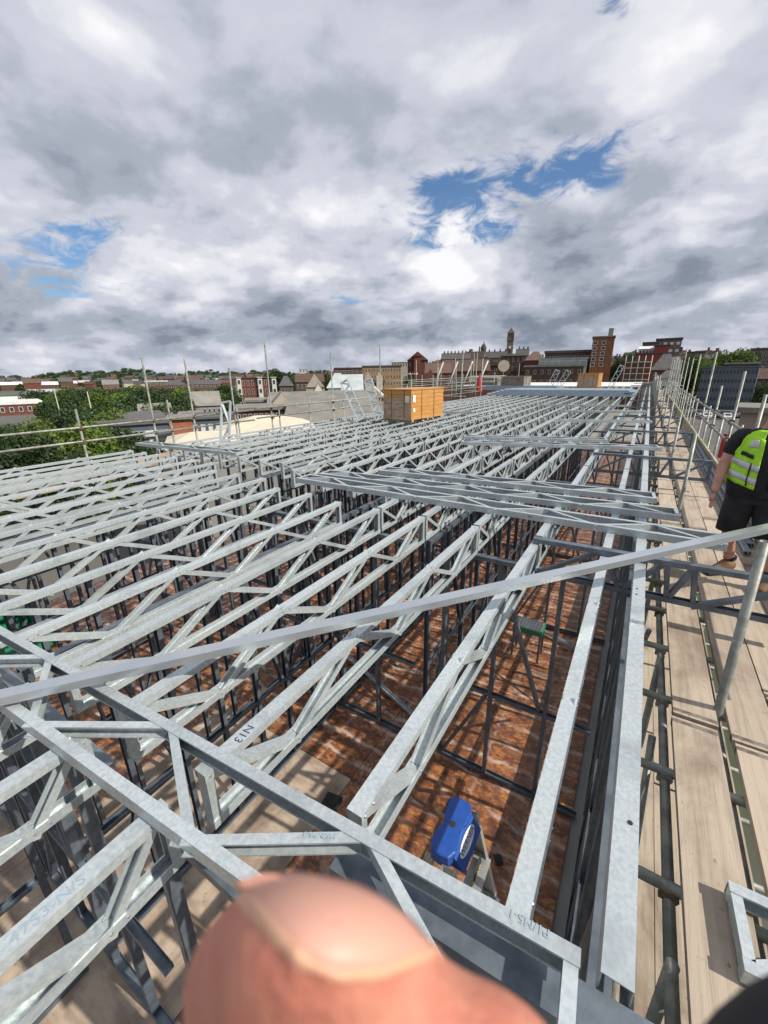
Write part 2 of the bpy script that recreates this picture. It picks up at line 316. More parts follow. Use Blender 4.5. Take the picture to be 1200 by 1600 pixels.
# ------------------------------------------------------------------ terrain
def sm(x, a, b): t = min(1, max(0, (x-a)/(b-a))); return t*t*(3-2*t)
def ground(x, y):
    r = math.hypot(x, y); az = math.degrees(math.atan2(x, y))
    w = sm(az, -42, -18)*(1-sm(az, 60, 100))
    z = -11+w*(14.5*sm(r, 130, 400))
    fw = 1-sm(az, -44, -26)
    z += sm(r, 900, 3200)*fw*(28+26*math.exp(-((az+63.5)/4.2)**2)+9*math.sin(az*0.9)+5*math.sin(az*2.7+1)+8*math.exp(-((az+52)/5)**2))
    return z-0.5*sm(r, 500, 2000)
az_l = np.concatenate([np.linspace(-180, -95, 20), np.linspace(-92, 30, 170), np.linspace(35, 178, 28)])
r_l = [1, 20, 45, 70, 100, 130, 160, 190, 220, 260, 300, 340, 380, 420, 500, 650, 900, 1150, 1400, 1700, 2100, 2600, 3200, 4200, 6000, 10000, 20000]
vs = []; fs = []
for r in r_l:
    for a in az_l:
        x = r*math.sin(math.radians(a)); y = r*math.cos(math.radians(a)); vs.append((x, y, ground(x, y)))
na = len(az_l)
for i in range(len(r_l)-1):
    for j in range(na):
        k = (j+1) % na; fs.append((i*na+j, (i+1)*na+j, (i+1)*na+k, i*na+k))
tm = MB().add(vs, fs)
earth = mat('town_ground', (0.050, 0.068, 0.035), 0.95, 0, (0.11, 0.105, 0.095), 0.02, 8, coord='Object', lo=0.42, hi=0.6)
t = earth.node_tree; q = G(t)                                   # far ground is wooded hill country
pos = t.nodes.new('ShaderNodeNewGeometry').outputs['Position']; dist = q.v('LENGTH', pos, (0, 0, 0), 1)
far = q.step(dist, 700, 1600); nn = q.noise(pos, 0.006, 8, 0.65); wc = q.mix(q.step(nn, 0.42, 0.6), (0.016, 0.030, 0.022), (0.038, 0.060, 0.034))
src = t.nodes['Principled BSDF'].inputs['Base Color'].links[0].from_socket
t.links.new(q.mix(far, src, wc), t.nodes['Principled BSDF'].inputs['Base Color'])
struct(tm.obj('ground', earth))
def sheet(name, pts, m, dz=0.03):
    mb = MB(); mb.add([(x, y, ground(x, y)+dz) for x, y in pts], [tuple(range(len(pts)))]); return struct(mb.obj(name, m))
sheet('car_park', [(4, 6), (120, 6), (120, 124), (4, 124)], asphalt)
sheet('pavement', [(17, 58), (70, 58), (60, 84), (15.5, 84)], paving, 0.06)
sheet('road', [(-120, 30), (-14, 12), (-14, 30), (-120, 52)], asphalt)
# ------------------------------------------------------------------ sun-side and building helpers
SHARE = {}
def winmesh(w, h, m1, m2):
    k = ('win', round(w, 2), round(h, 2), m1.name, m2.name)
    if k not in SHARE:
        t = min(0.09*w, 0.12)
        fr = MB().box((-w/2, -0.06, 0), (w/2, 0.03, t)).box((-w/2, -0.06, h-t), (w/2, 0.03, h)).box((-w/2, -0.06, t), (-w/2+t, 0.03, h-t)).box((w/2-t, -0.06, t), (w/2, 0.03, h-t))
        SHARE[k] = (fr.mesh('window', m1), MB().box((-w/2+t, -0.02, t), (w/2-t, 0.03, h-t)).mesh('pane', m2))
    return SHARE[k]
def roofmesh(w, d, h, kind, ov=0.3):
    a = w/2+ov; mb = MB()
    if kind == 'gable_x':      # ridge across the view
        mb.add([(-a, -ov, 0), (a, -ov, 0), (a, d+ov, 0), (-a, d+ov, 0), (-a, d/2, h), (a, d/2, h)], [(0, 1, 5, 4), (2, 3, 4, 5), (0, 4, 3), (1, 2, 5), (0, 3, 2, 1)])
    elif kind == 'gable_y':    # gable end faces the view
        mb.add([(-a, -ov, 0), (a, -ov, 0), (a, d+ov, 0), (-a, d+ov, 0), (0, -ov, h), (0, d+ov, h)], [(0, 4, 5, 3), (1, 2, 5, 4), (0, 1, 4), (2, 3, 5), (0, 3, 2, 1)])
    elif kind == 'hip':
        i = min(w, d)*0.42
        mb.add([(-a, -ov, 0), (a, -ov, 0), (a, d+ov, 0), (-a, d+ov, 0), (-a+i, d/2, h), (a-i, d/2, h)], [(0, 1, 5, 4), (2, 3, 4, 5), (0, 4, 3), (1, 2, 5), (0, 3, 2, 1)])
    elif kind == 'flat':
        mb.box((-a, -ov, 0), (a, d+ov, h))
    return mb
def building(name, label, cat, xl, xr, yt, D, depth, wallm, roofm, roof='flat', rh=0.4, rows=0, cols=0, ww=0.5, wh=0.55, wm=None, frm=None, top_of='eave', yaw=0.0, group=None, chim=0, zb=None):
    "xl, xr: extent seen in the photograph; yt: eave height there; D: metres away"
    a = at(xl, yt, D); b = at(xr, yt, D); c = (a+b)/2; w = float(np.hypot(*(b-a)[:2])); ang = math.atan2(b[1]-a[1], b[0]-a[0])+yaw
    x, y = float(c[0]), float(c[1]); gz = ground(x, y)-0.6 if zb is None else zb; H = max(2.5, float(c[2])-gz)
    o = thing(name, label, cat, (x, y, gz), ang, group)
    MB().box((-w/2, 0, 0), (w/2, depth, H)).obj('wall', wallm, o)
    r = roofmesh(w, depth, rh, roof).obj('roof', roofm, o); r.location = (0, 0, H+0.003)
    if roof.startswith('gable') and rh > 0.8:
        g_ = MB(); 
        if roof == 'gable_y': g_.add([(-w/2, -0.305, 0.01), (w/2, -0.305, 0.01), (0, -0.305, rh*0.97), (-w/2, -0.33, 0.01), (w/2, -0.33, 0.01), (0, -0.33, rh*0.97)], [(0, 1, 2), (3, 5, 4), (0, 3, 4, 1), (1, 4, 5, 2), (2, 5, 3, 0)])
        else: g_.add([(-w/2-0.305, 0, 0.01), (-w/2-0.305, depth, 0.01), (-w/2-0.305, depth/2, rh*.97), (w/2+0.305, 0, 0.01), (w/2+0.305, depth, 0.01), (w/2+0.305, depth/2, rh*.97)], [(0, 1, 2), (3, 5, 4)])
        q_ = g_.obj('gable', wallm, o); q_.location = (0, 0, H)
    for k in range(chim):
        cx_ = (k+0.5)/chim*w-w/2+0.2*w/chim; cz = H+rh*0.5
        qq = MB().box((cx_-0.45, depth/2-0.4, cz), (cx_+0.45, depth/2+0.4, H+rh+1.1)).box((cx_-0.2, depth/2-0.15, H+rh+1.1), (cx_+0.2, depth/2+0.15, H+rh+1.5)).obj('chimney', wallm, r); qq.location = (0, 0, -H-0.003)
    if rows:
        span = min(H, 3.1*rows) if rows < 20 else H
        cw = w/cols; ch = span/rows; fm, pm = winmesh(cw*ww, ch*wh, frm or winw, wm or glass)
        for i in range(rows):
            for j in range(cols):
                f_ = link('window', fm, o); f_.location = (-w/2+cw*(j+0.5), -0.003, H-span+ch*i+ch*(1-wh)/2)
                link('pane', pm, f_)
    return o
# ------------------------------------------------------------------ trees
def crown_mesh(nm, seed, n, leaf, m, squash=0.85, lumps=26):
    r = np.random.RandomState(seed)
    cs = []; 
    for i in range(lumps):
        d = r.normal(size=3); d /= np.linalg.norm(d); cs.append((d*(0.35+0.4*r.rand())*np.array((1, 1, squash)), 0.24+0.20*r.rand()))
    k = n//lumps; P = []; 
    for c, rad in cs:
        d = r.normal(size=(k, 3)); d /= np.linalg.norm(d, axis=1)[:, None]; rr = rad*(0.72+0.34*r.rand(k)**0.6)
        P.append(c+d*rr[:, None])
    P = np.concatenate(P); N = len(P)
    a = r.normal(size=(N, 3)); a /= np.linalg.norm(a, axis=1)[:, None]; b = np.cross(a, r.normal(size=(N, 3))); b /= np.linalg.norm(b, axis=1)[:, None]
    s = leaf*(0.6+0.8*r.rand(N))[:, None]
    V = np.stack([P-a*s, P+b*s*0.6, P+a*s, P-b*s*0.6], 1).reshape(-1, 3)
    me = bpy.data.meshes.new(nm); me.vertices.add(len(V)); me.vertices.foreach_set('co', V.ravel().astype(np.float32))
    me.loops.add(4*N); me.loops.foreach_set('vertex_index', np.arange(4*N, dtype=np.int32)); me.polygons.add(N)
    me.polygons.foreach_set('loop_start', np.arange(0, 4*N, 4, dtype=np.int32)); me.materials.append(m); me.update(calc_edges=True); me.validate()
    return me
trunk_me = MB().tube((0, 0, 0), (0.02, 0, 0.5), 0.035, 8, 0.024).tube((0.02, 0, 0.45), (0.16, 0.05, 0.85), 0.02, 6, 0.006).tube((0.02, 0, 0.42), (-0.15, -0.06, 0.8), 0.02, 6, 0.006).tube((0.02, 0, 0.5), (0.0, 0.12, 0.95), 0.018, 6, 0.006).mesh('trunk', bark)
CR = dict(nearA=crown_mesh('crown', 1, 26000, 0.032, leafA), midA=crown_mesh('crown', 2, 7000, 0.05, leafA), midB=crown_mesh('crown', 3, 7000, 0.05, leafB), midC=crown_mesh('crown', 4, 7000, 0.05, leafB, 1.1), farB=crown_mesh('crown', 5, 1500, 0.10, leafB, 0.8), nearB=crown_mesh('crown', 6, 20000, 0.034, leafB))
def tree(px, yt, wpx, D, kind, label, group=None, hf=None):
    c = at(px, yt, D); w = wpx/F*D*0.95*np.linalg.norm([1.0]); gz = ground(c[0], c[1]); H = max(3.0, float(c[2])-gz)
    o = thing('tree', label, 'tree', (float(c[0]), float(c[1]), gz-0.1), random.random()*6, group)
    tr = link('trunk', trunk_me, o); tr.scale = (H, H, H*0.8)
    cw = link('crown', CR[kind], o); hz_ = min(H*0.52, max(w*0.55, H*0.42)); cw.scale = (w/2*1.15, w/2*1.15, hz_*1.15); cw.location = (0, 0, H-hz_)
    return o
# ------------------------------------------------------------------ backdrop: far town to the left
building('warehouse', 'long white roofed brick warehouse at the left edge beyond the trees', 'warehouse', -70, 66, 633, 185, 60, brick, whitem, 'flat', 0.9, 1, 9, 0.45, 0.5)
building('warehouse', 'lower grey and white roofed shed right of the long white warehouse', 'warehouse', 40, 104, 616, 215, 45, brickb, paleroof, 'gable_x', 1.6)
building('hospital_block', 'wide low grey roofed red block left of the first tall scaffold pole', 'building', 160, 186, 601, 330, 40, brick, greyr, 'gable_x', 3, 1, 6)
building('hospital_block', 'wide grey roofed red block on the skyline right of the first tall scaffold pole', 'building', 226, 262, 597, 380, 40, brickb, paleroof, 'flat', 1, 1, 8)
building('church', 'small distant church tower on the skyline beside the second tall scaffold pole', 'church', 291, 297, 585, 420, 6, stone, slate, 'flat', 0.8)
building('terrace', 'distant brick terrace right of the skyline church tower', 'building', 262, 345, 601, 420, 20, brickb, slate, 'gable_x', 4, 1, 12)
building('apartment_block', 'red brick flats with white framed bays left of centre skyline', 'flats', 369, 431, 591, 165, 14, brick, slate, 'flat', 0.5, 3, 9, 0.42, 0.6, chim=0)
for k, (a, b) in enumerate(((369, 376), (402, 409), (424, 431))):
    building('stair_bay', 'white framed window bay on the red flats, %s from the left' % ORD[k+1], 'bay', a, b, 590, 164, 1.2, render_w, render_w, 'flat', 0.2, 3, 1, 0.6, 0.5)
building('brick_garage', 'small orange brick building with grey gabled roof below the dark tree belt', 'building', 219, 268, 648, 78, 9, bricko, greyr, 'gable_x', 1.6, 1, 3, 0.3, 0.3)
building('brick_annex', 'low orange brick annex right of the gabled brick building', 'building', 279, 314, 650, 80, 8, bricko, greyr, 'flat', 0.3)
building('dark_hall', 'black flat roofed hall behind the scaffold rails with brick end', 'building', 146, 262, 664, 58, 16, darkclad, asphalt, 'flat', 0.5, 1, 14, 0.8, 0.5)
building('brick_block', 'bright orange brick block at the end of the black flat roofed hall', 'building', 265, 299, 655, 47, 4, bricko, greyr, 'flat', 0.2)
building('shop_canopy', 'white shop front under a curved blue canopy beside the orange brick block', 'shop', 232, 290, 680, 49, 3, render_w, paleroof, 'flat', 0.25, 1, 6, 0.8, 0.7)
building('navy_unit', 'navy clad unit with white door panels behind the third scaffold pole', 'building', 285, 345, 655, 70, 10, darkclad, asphalt, 'flat', 0.3, 1, 5, 0.6, 0.5, wm=winw)
building('grey_shed', 'grey shed with bright corrugated patch on its roof', 'shed', 300, 345, 634, 105, 14, concrete, greyr, 'gable_x', 3.0, 1, 6)
building('shop_terrace', 'brick shop terrace with arched white windows behind cream roof', 'shop', 368, 446, 641, 62, 9, brickb, greyr, 'flat', 0.4, 1, 9, 0.55, 0.7)
building('office_low', 'low white and grey flat roofed office above the arched shop terrace', 'building', 384, 424, 628, 90, 10, paleroof, greyr, 'flat', 0.4, 1, 8)
building('cream_hall', 'cream hipped roof hall nearest the left scaffold poles', 'building', 330, 498, 679, 37, 11, concrete, creamr, 'hip', 1.15, 1, 14, 0.6, 0.6)
building('cream_hall', 'small cream roof just past the outermost trusses', 'building', 262, 372, 697, 24, 5, concrete, creamr, 'hip', 0.5)
building('grey_warehouse', 'wide grey corrugated roof warehouse behind the standing truss frames', 'warehouse', 445, 600, 660, 46, 24, brickb, greyr, 'gable_x', 2.9)
building('grey_warehouse', 'second long grey corrugated roof behind the first', 'warehouse', 418, 560, 634, 82, 16, brickb, greyr, 'gable_x', 2.4)
building('gabled_unit', 'left of the twin cream gables', 'house', 423, 459, 634, 68, 8, render_c, greyr, 'gable_y', 2.0)['label'] = 'left hand one of the twin cream gable ends'
building('gabled_unit', 'right hand one of the twin cream gable ends', 'house', 466, 494, 633, 70, 8, render_c, greyr, 'gable_y', 1.9)
building('white_house', 'white rendered house with pale sheet roof behind the standing truss frames', 'house', 536, 566, 612, 78, 9, render_c, paleroof, 'gable_x', 3.0, 2, 2, 0.2, 0.3)
building('white_house', 'white house with pale hipped roof left of the standing truss frames', 'house', 512, 545, 606, 92, 9, render_w, paleroof, 'hip', 3.0, 2, 2, 0.2, 0.3)
building('white_house', 'small white gabled house left behind the standing frames', 'house', 486, 510, 620, 88, 8, render_w, slate, 'gable_y', 2.6, 1, 2, 0.2, 0.4)
building('cream_house', 'cream gabled house with twin chimneys immediately left of the large pallet', 'house', 562, 600, 622, 60, 8, render_c, whitem, 'gable_y', 1.9, 1, 2, 0.25, 0.4, chim=2)
building('pub', 'grey roofed house with cream dormer in the middle distance', 'house', 478, 507, 605, 130, 9, render_c, tile, 'gable_y', 4.0, 1, 3, 0.3, 0.4)
building('villa', 'dark roofed villa left of the cream dormer house', 'house', 437, 458, 603, 150, 9, brickb, slate, 'hip', 3.2, 1, 4, 0.4, 0.5)
building('villa', 'brown roofed terrace above the cream dormer house', 'house', 462, 506, 597, 165, 9, brickb, tile, 'gable_x', 3.0, 1, 7, 0.4, 0.5)
building('tower_flats', 'pale green slab block peeping over the trees left of centre', 'flats', 467, 482, 577, 420, 14, paleroof, paleroof, 'flat', 0.5, 4, 3)
building('tan_office', 'tan brick three storey office row left of the red gabled hall', 'office', 522, 572, 576, 230, 18, brickb, slate, 'flat', 0.6, 3, 12, 0.5, 0.5)
building('tan_office', 'yellow tan brick office block with regular windows above the large pallet', 'office', 566, 627, 573, 210, 16, brickt, slate, 'flat', 0.6, 3, 14, 0.45, 0.5)
building('office_building', 'pale top floor set back above the yellow tan office', 'office', 612, 637, 566, 250, 16, render_c, whitem, 'flat', 0.4, 1, 6)
building('flat_hall', 'long low grey flat roofed hall in front of the tan offices', 'hall', 534, 600, 599, 120, 14, brickb, slate, 'flat', 0.9, 1, 10)
# ------------------------------------------------------------------ backdrop: hill town in the middle
rg = building('red_hall', 'tall dark red stepped gable hall with central chimney behind the large pallet', 'hall', 637, 668, 563, 165, 18, brick, tile, 'gable_y', 3.2, 3, 4, 0.25, 0.5)
building('red_gable_front', 'narrow raised gable crowning the dark red hall', 'gable', 647, 658, 556, 163, 3, brick, tile, 'gable_y', 1.6)
building('red_wing', 'lower red brick wing right of the stepped gable hall', 'hall', 665, 705, 583, 150, 12, brick, tile, 'gable_x', 3.2, 1, 5, 0.3, 0.5)
building('grey_roof_hall', 'broad brown roofed hall right of the red wing', 'hall', 690, 765, 580, 160, 18, brickb, tile, 'gable_x', 4.2)
building('red_gabled_house', 'small red gabled house with white window in front of the red wing', 'house', 660, 684, 597, 105, 8, brick, tile, 'gable_y', 3.0, 1, 2, 0.3, 0.4)
building('brown_wing', 'brown gabled building below the hilltop terraces', 'building', 738, 780, 572, 200, 14, brickb, tile, 'gable_y', 4.0, 2, 4, 0.3, 0.4)
building('long_red_wall', 'long red brick unit with cream fascia beyond the far scaffold', 'building', 735, 788, 596, 95, 8, brick, creamr, 'flat', 1.1)
sq = building('brown_offices', 'brown brick building with tall lit window strip below the clock tower', 'office', 783, 822, 556, 175, 16, brickb, greyr, 'flat', 0.8, 3, 5, 0.3, 0.5)
building('terrace_roofs', 'long terrace with chimneys on the ridge left of the domed hall', 'terrace', 690, 735, 561, 300, 9, brickb, slate, 'gable_x', 4, 1, 10, chim=8)
building('terrace_roofs', 'terrace with chimney stacks right of the domed hall', 'terrace', 758, 792, 559, 290, 9, brickb, slate, 'gable_x', 4, 1, 8, chim=4)
building('terrace_roofs', 'terrace of tall chimneys right of the clock tower', 'terrace', 806, 826, 555, 290, 9, stone, slate, 'gable_x', 4, 1, 5, chim=3)
mall = building('shopping_centre', 'long brown brick shopping centre with dark top storey left of the tower block', 'building', 852, 930, 551, 170, 24, brickb, slate, 'flat', 0.8, 1, 14, 0.6, 0.3)
building('mall_glazing', 'pale horizontal glazed band running along the shopping centre', 'building', 842, 918, 562, 158, 10, paleroof, concrete, 'flat', 0.6, 1, 7, 0.85, 0.6, frm=concrete, wm=mat('pale_glass', (0.22, 0.28, 0.30), 0.3))
building('shopping_arcade', 'brown base storey with dark openings under the glazed band', 'building', 820, 912, 573, 148, 10, brickb, greyr, 'flat', 0.6, 2, 8, 0.35, 0.4)
building('mall_stair', 'stepped brown brick end of the shopping centre with sloping roof', 'building', 820, 852, 563, 165, 12, brick, tile, 'hip', 3.2)
tb = building('tower_block', 'tall rust brick tower block with pale window stack and plant room', 'tower block', 927, 961, 527, 165, 12, mat('rust_brick', (0.25, 0.105, 0.05), 0.9, 0, (0.20, 0.08, 0.04), 0.6, 5), greyr, 'flat', 0.4, 0, 0)
fm, pm = winmesh(1.3, 1.1, winw, glass)
wtb = float(np.linalg.norm(at(961, 527, 165)-at(927, 527, 165)))
for i in range(5):
    for xo in (-wtb*0.36, wtb*0.03):
        w_ = link('window', fm, tb); hh = at(944, 530+i*8.6, 165)[2]-tb.location.z; w_.location = (xo, -0.003, hh-1.6); link('pane', pm, w_)
MB().box((-wtb*0.04, -0.25, 0), (wtb*0.11, -0.10, 0.2)).obj('ledge', concrete, tb)
MB().box((wtb*0.18, 3, 0), (wtb*0.4, 8, 2.6)).obj('plant_room', concrete, tb).location = (0, 0, at(950, 527, 165)[2]-tb.location.z+0.4)
building('scaffolded_facade', 'brown brick facade behind a grid of pale scaffold tubes', 'building', 972, 1012, 565, 82, 10, brickb, slate, 'flat', 0.4)
building('red_store', 'plain red brick store with white glazed upper strip below the flats', 'building', 994, 1042, 553, 175, 18, mat('store_brick', (0.24, 0.06, 0.045), 0.9), slate, 'flat', 0.4)
building('glazed_top', 'white glazed monitor roof on the plain red store', 'building', 999, 1025, 545, 178, 8, paleroof, whitem, 'gable_x', 1.0, 1, 5, 0.8, 0.7)
building('red_store_tower', 'blank red brick block joining the glazed roof and white windowed flats', 'building', 1024, 1046, 540, 176, 12, MATS['store_brick'], slate, 'flat', 0.3)
building('hill_flats', 'dark flats with bright white balcony windows on the skyline', 'flats', 1026, 1066, 531, 240, 14, stone, slate, 'flat', 0.8, 4, 4, 0.55, 0.35, wm=winw)
building('hill_flats_wing', 'low dark wing with window row left of the white windowed flats', 'flats', 1005, 1030, 537, 238, 12, stone, slate, 'flat', 0.8, 1, 7, 0.5, 0.4)
building('old_house', 'old brown house with wide slate hipped roof above the white house', 'house', 1018, 1058, 578, 110, 12, brick, slate, 'hip', 3.4, 2, 5, 0.3, 0.5)
building('white_corner_house', 'white rendered corner house with hipped slate roof beyond the deck end', 'house', 1031, 1064, 591, 68, 6, render_w, slate, 'hip', 1.2, 2, 2, 0.22, 0.4, chim=1)
building('white_wall_house', 'low cream building joined to the white corner house', 'house', 1004, 1032, 603, 69, 6, render_c, greyr, 'flat', 0.3, 1, 3, 0.2, 0.3)
ob = building('office_block', 'five storey blue grey office block in the car park at right', 'office block', 1098, 1187, 574, 150, 16, darkclad, darkclad, 'flat', 0.3, 5, 16, 0.62, 0.42, frm=mat('grey_fins', (0.16, 0.19, 0.21), 0.6), yaw=-0.05)
building('office_penthouse', 'set back roof storey of the blue grey office block', 'office', 1133, 1186, 569, 158, 10, brickb, greyr, 'flat', 0.5, 1, 8, 0.7, 0.5)
building('hill_building', 'dark apartment building at the far right skyline', 'flats', 1174, 1215, 546, 230, 14, stone, slate, 'flat', 0.6, 3, 6)
building('hill_building', 'low grey villas on the hill above the scaffold poles', 'flats', 1074, 1102, 551, 260, 10, stone, slate, 'flat', 0.6, 2, 6)
building('right_terrace', 'brown terrace right of the blue grey office block', 'terrace', 1184, 1230, 592, 170, 10, brickb, tile, 'gable_x', 3, 2, 6)
sub = building('brick_kiosk', 'brick kiosk with red poster panels in the car park', 'kiosk', 1158, 1215, 645, 33, 4, mat('kiosk_render', (0.30, 0.24, 0.19), 0.9), greyr, 'flat', 0.3)
for xo in (-1.1, 0.2, 1.5): MB().box((xo-0.3, -0.06, 0), (xo+0.3, -0.004, 1.5)).obj('poster', redm, sub).location = (0, 0, 6.3)
# clock tower, domed hall
def spire(label, px0, px1, y_base, y_sh, y_tip, D, clock=False):
    a = at(px0, y_sh, D); b = at(px1, y_sh, D); c = (a+b)/2; w = float(np.hypot(*(b-a)[:2])); gz = ground(c[0], c[1])-1
    o = thing('clock_tower', label, 'clock tower', (float(c[0]), float(c[1]), gz), math.atan2(b[1]-a[1], b[0]-a[0]))
    H = float(c[2])-gz; T = float(at((px0+px1)/2, y_tip, D)[2])-gz
    MB().box((-w/2, 0, 0), (w/2, w, H)).obj('tower_shaft', stone, o)
    MB().box((-w*0.56, -w*0.06, H), (w*0.56, w*1.06, H+0.9)).box((-w*0.45, w*0.05, H+0.9), (w*0.45, w*0.95, H+4.6)).box((-w*0.54, -w*0.04, H+4.6), (w*0.54, w*1.04, H+5.2)).obj('belfry', stone, o)
    MB().add([(-w*.52, -w*.02, H+5.2), (w*.52, -w*.02, H+5.2), (w*.52, w*1.02, H+5.2), (-w*.52, w*1.02, H+5.2), (0, w/2, T)], [(0, 1, 4), (1, 2, 4), (2, 3, 4), (3, 0, 4), (0, 3, 2, 1)]).obj('spire', slate, o)
    for sx in (-1, 1):
        for sy in (0, 1): MB().tube((sx*w*0.5, w*sy, H), (sx*w*0.5, w*sy, H+6.5), w*0.07, 6, 0.05).obj('pinnacle', stone, o)
    if clock:
        MB().tube((0, -0.02, H-4.5), (0, -0.3, H-4.5), w*0.22, 16).obj('clock_face', winw, o)
        MB().tube((w/2+0.02, w/2, H-4.5), (w/2+0.3, w/2, H-4.5), w*0.22, 16).obj('clock_face', winw, o)
    for z_ in (H-9, H-14): MB().box((-w*0.12, -0.12, z_), (w*0.12, -0.01, z_+3)).obj('louvre', glass, o)
    return o
spire('dark stone clock tower with pointed spire on the skyline', 792.5, 802.5, 552, 532, 511, 330, True)
a = at(747, 556, 330); gz = ground(a[0], a[1])-1; b = at(728, 553, 330); wv = float(np.linalg.norm(at(757, 553, 330)-b))
do = thing('domed_hall', 'dark hall with lantern dome left of the clock tower', 'hall', (float(a[0]), float(a[1]), gz), math.atan2(*(np.array(at(757, 553, 330)-b)[[1, 0]])))
Hd = float(b[2])-gz; MB().box((-wv*0.7, 0, 0), (wv*0.35, 12, Hd+1.5)).obj('wall', stone, do)
prof = [(2.0, 0), (2.0, 3.2), (2.2, 3.4), (2.0, 4.6), (1.4, 6.0), (0.6, 6.9), (0.3, 7.2), (0.25, 8.2), (0.05, 9.4)]
mb = MB()
for k in range(len(prof)-1): mb.tube((wv*0.28, 4, Hd+prof[k][1]), (wv*0.28, 4, Hd+prof[k+1][1]), prof[k][0], 12, prof[k+1][0])
mb.obj('dome', slate, do); MB().box((-wv*0.5, 2, Hd+1.5), (-wv*0.3, 6, Hd+3.4)).box((wv*0.02, 2, Hd+1.5), (wv*0.1, 5, Hd+5)).obj('turret', stone, do)
# satellite dish on the brown offices
p = at(787, 572, 150); d = thing('satellite_dish', 'large pale round dish beside the brown offices', 'dish', tuple(map(float, p)))
MB().tube((0, 0, 0), (0.15, -0.4, 0.05), 1.3, 10, 1.9).obj('dish', render_c, d); MB().tube((0, 0.1, 0), (0, 0.5, -6), 0.15, 6).obj('mast', concrete, d)
# scattered small houses on the hill and out to the left
hm = {}
for i, (wm_, rm_) in enumerate(((brick, tile), (brickb, slate), (render_c, slate), (brickb, tile))):
    hm[i] = (MB().box((-4, 0, 0), (4, 7, 5.2)).mesh('wall', wm_), None, None)
    mb = roofmesh(8, 7, 2.6, 'gable_x'); mb.box((2.2, 3, 1.4), (3.1, 3.9, 3.9)); hm[i] = (hm[i][0], mb.mesh('roof', rm_))
hl = ['small red brick house among the rooftops of the hill town', 'small brown brick house with slate roof among the hill town rooftops', 'small cream rendered house among the hill town rooftops', 'small brown house with tiled roof in the hill town']
def small_house(px, D, k, lab, grp, s=1.0):
    c = at(px, 585, D); x, y = float(c[0]), float(c[1]); z = ground(x, y)-0.8
    o = thing('house', lab, 'house', (x, y, z), math.atan2(-x, y)*1+random.uniform(-0.5, 0.5), grp)
    o.scale = (s, s, s*random.uniform(0.95, 1.35)); link('wall', hm[k][0], o); r = link('roof', hm[k][1], o); r.location = (0, 0, 5.2)
for i in range(150):
    px = random.uniform(640, 1200); D = random.uniform(200, 410)
    if 925 < px < 965 and D < 260: continue
    k = random.choice((0, 1, 1, 2, 3, 3)); small_house(px, D, k, hl[k], 'houses of the hill town', random.uniform(0.75, 1.15))
ll = ['small red brick house in the flat suburb at left', 'small brown slate roofed house in the flat suburb at left', 'small cream house in the flat suburb at left', 'small brown tiled house in the flat suburb at left']
for i in range(140):
    px = random.uniform(-30, 640); D = random.uniform(430, 1500); k = random.choice((0, 1, 2, 3, 0, 1)); small_house(px, D, k, ll[k], 'houses of the suburb', random.uniform(1.0, 1.7))
for i, (px, D, w_) in enumerate(((18, 620, 36), (40, 740, 26), (112, 660, 12), (132, 800, 14), (75, 530, 16), (205, 720, 20), (440, 580, 20), (330, 820, 24))):
    c = at(px, 600, D); o = thing('shed', '%s of the distant pale roofed sheds counting from the left edge' % ORD[i+1], 'shed', (float(c[0]), float(c[1]), ground(c[0], c[1])), math.atan2(-c[0], c[1]), 'distant pale sheds')
    MB().box((-w_/2, 0, 0), (w_/2, 20, 6)).obj('wall', brickb, o); roofmesh(w_, 20, 3, 'gable_x').obj('roof', whitem if i % 2 == 0 else paleroof, o).location = (0, 0, 6)
# ------------------------------------------------------------------ trees
tree(105, 654, 150, 40, 'nearA', 'big bright green tree filling the view behind the left scaffold rails')
tree(30, 672, 110, 36, 'nearB', 'dark green tree at the left edge behind the scaffold rails')
tree(175, 664, 90, 48, 'nearB', 'mid green tree just right of the biggest tree')
tree(148, 610, 40, 105, 'midA', 'bright green round tree standing above the tree belt')
BELT = (100, 120, 180, 205, 232, 255, 275, 200, 245, 165, 140, 350, 362, 75, 215)
for i, (px, yt, w, D, k) in enumerate(((100, 628, 60, 80, 'midB'), (120, 614, 50, 110, 'midB'), (180, 622, 60, 85, 'midB'), (205, 612, 56, 105, 'midB'), (232, 608, 55, 110, 'midC'), (255, 612, 60, 100, 'midB'), (275, 618, 45, 95, 'midC'), (200, 632, 50, 75, 'midB'), (245, 630, 50, 80, 'midC'), (165, 640, 60, 62, 'midA'), (140, 640, 60, 64, 'midC'), (350, 600, 30, 150, 'midC'), (362, 608, 25, 130, 'midB'), (75, 622, 36, 110, 'midB'), (215, 652, 40, 60, 'midB'))):
    tree(px, yt, w, D, k, 'leafy tree in the belt behind the left scaffold rails, %s from the left' % ORD[sorted(BELT).index(px)+1], 'trees of the belt')
for i, (px, yt, w, D) in enumerate(((288, 606, 60, 150), (306, 612, 54, 125), (325, 606, 50, 150), (338, 616, 40, 130), (262, 604, 50, 170), (236, 603, 55, 180), (208, 602, 50, 190), (176, 604, 50, 180), (128, 604, 46, 180), (96, 606, 44, 190), (60, 606, 40, 210), (150, 603, 40, 200), (190, 614, 60, 120), (222, 622, 60, 100), (268, 628, 50, 90), (60, 655, 60, 60), (10, 655, 50, 60))):
    tree(px, yt, w, D, 'midA' if i % 3 == 0 else 'midB', 'tree in the wider green belt past the scaffold, %s from the left' % ORD[sorted((288, 306, 325, 338, 262, 236, 208, 176, 128, 96, 60, 150, 190, 222, 268, 60.5, 10)).index(px if (px, yt) != (60, 655) else 60.5)+1], 'trees of the wider belt')
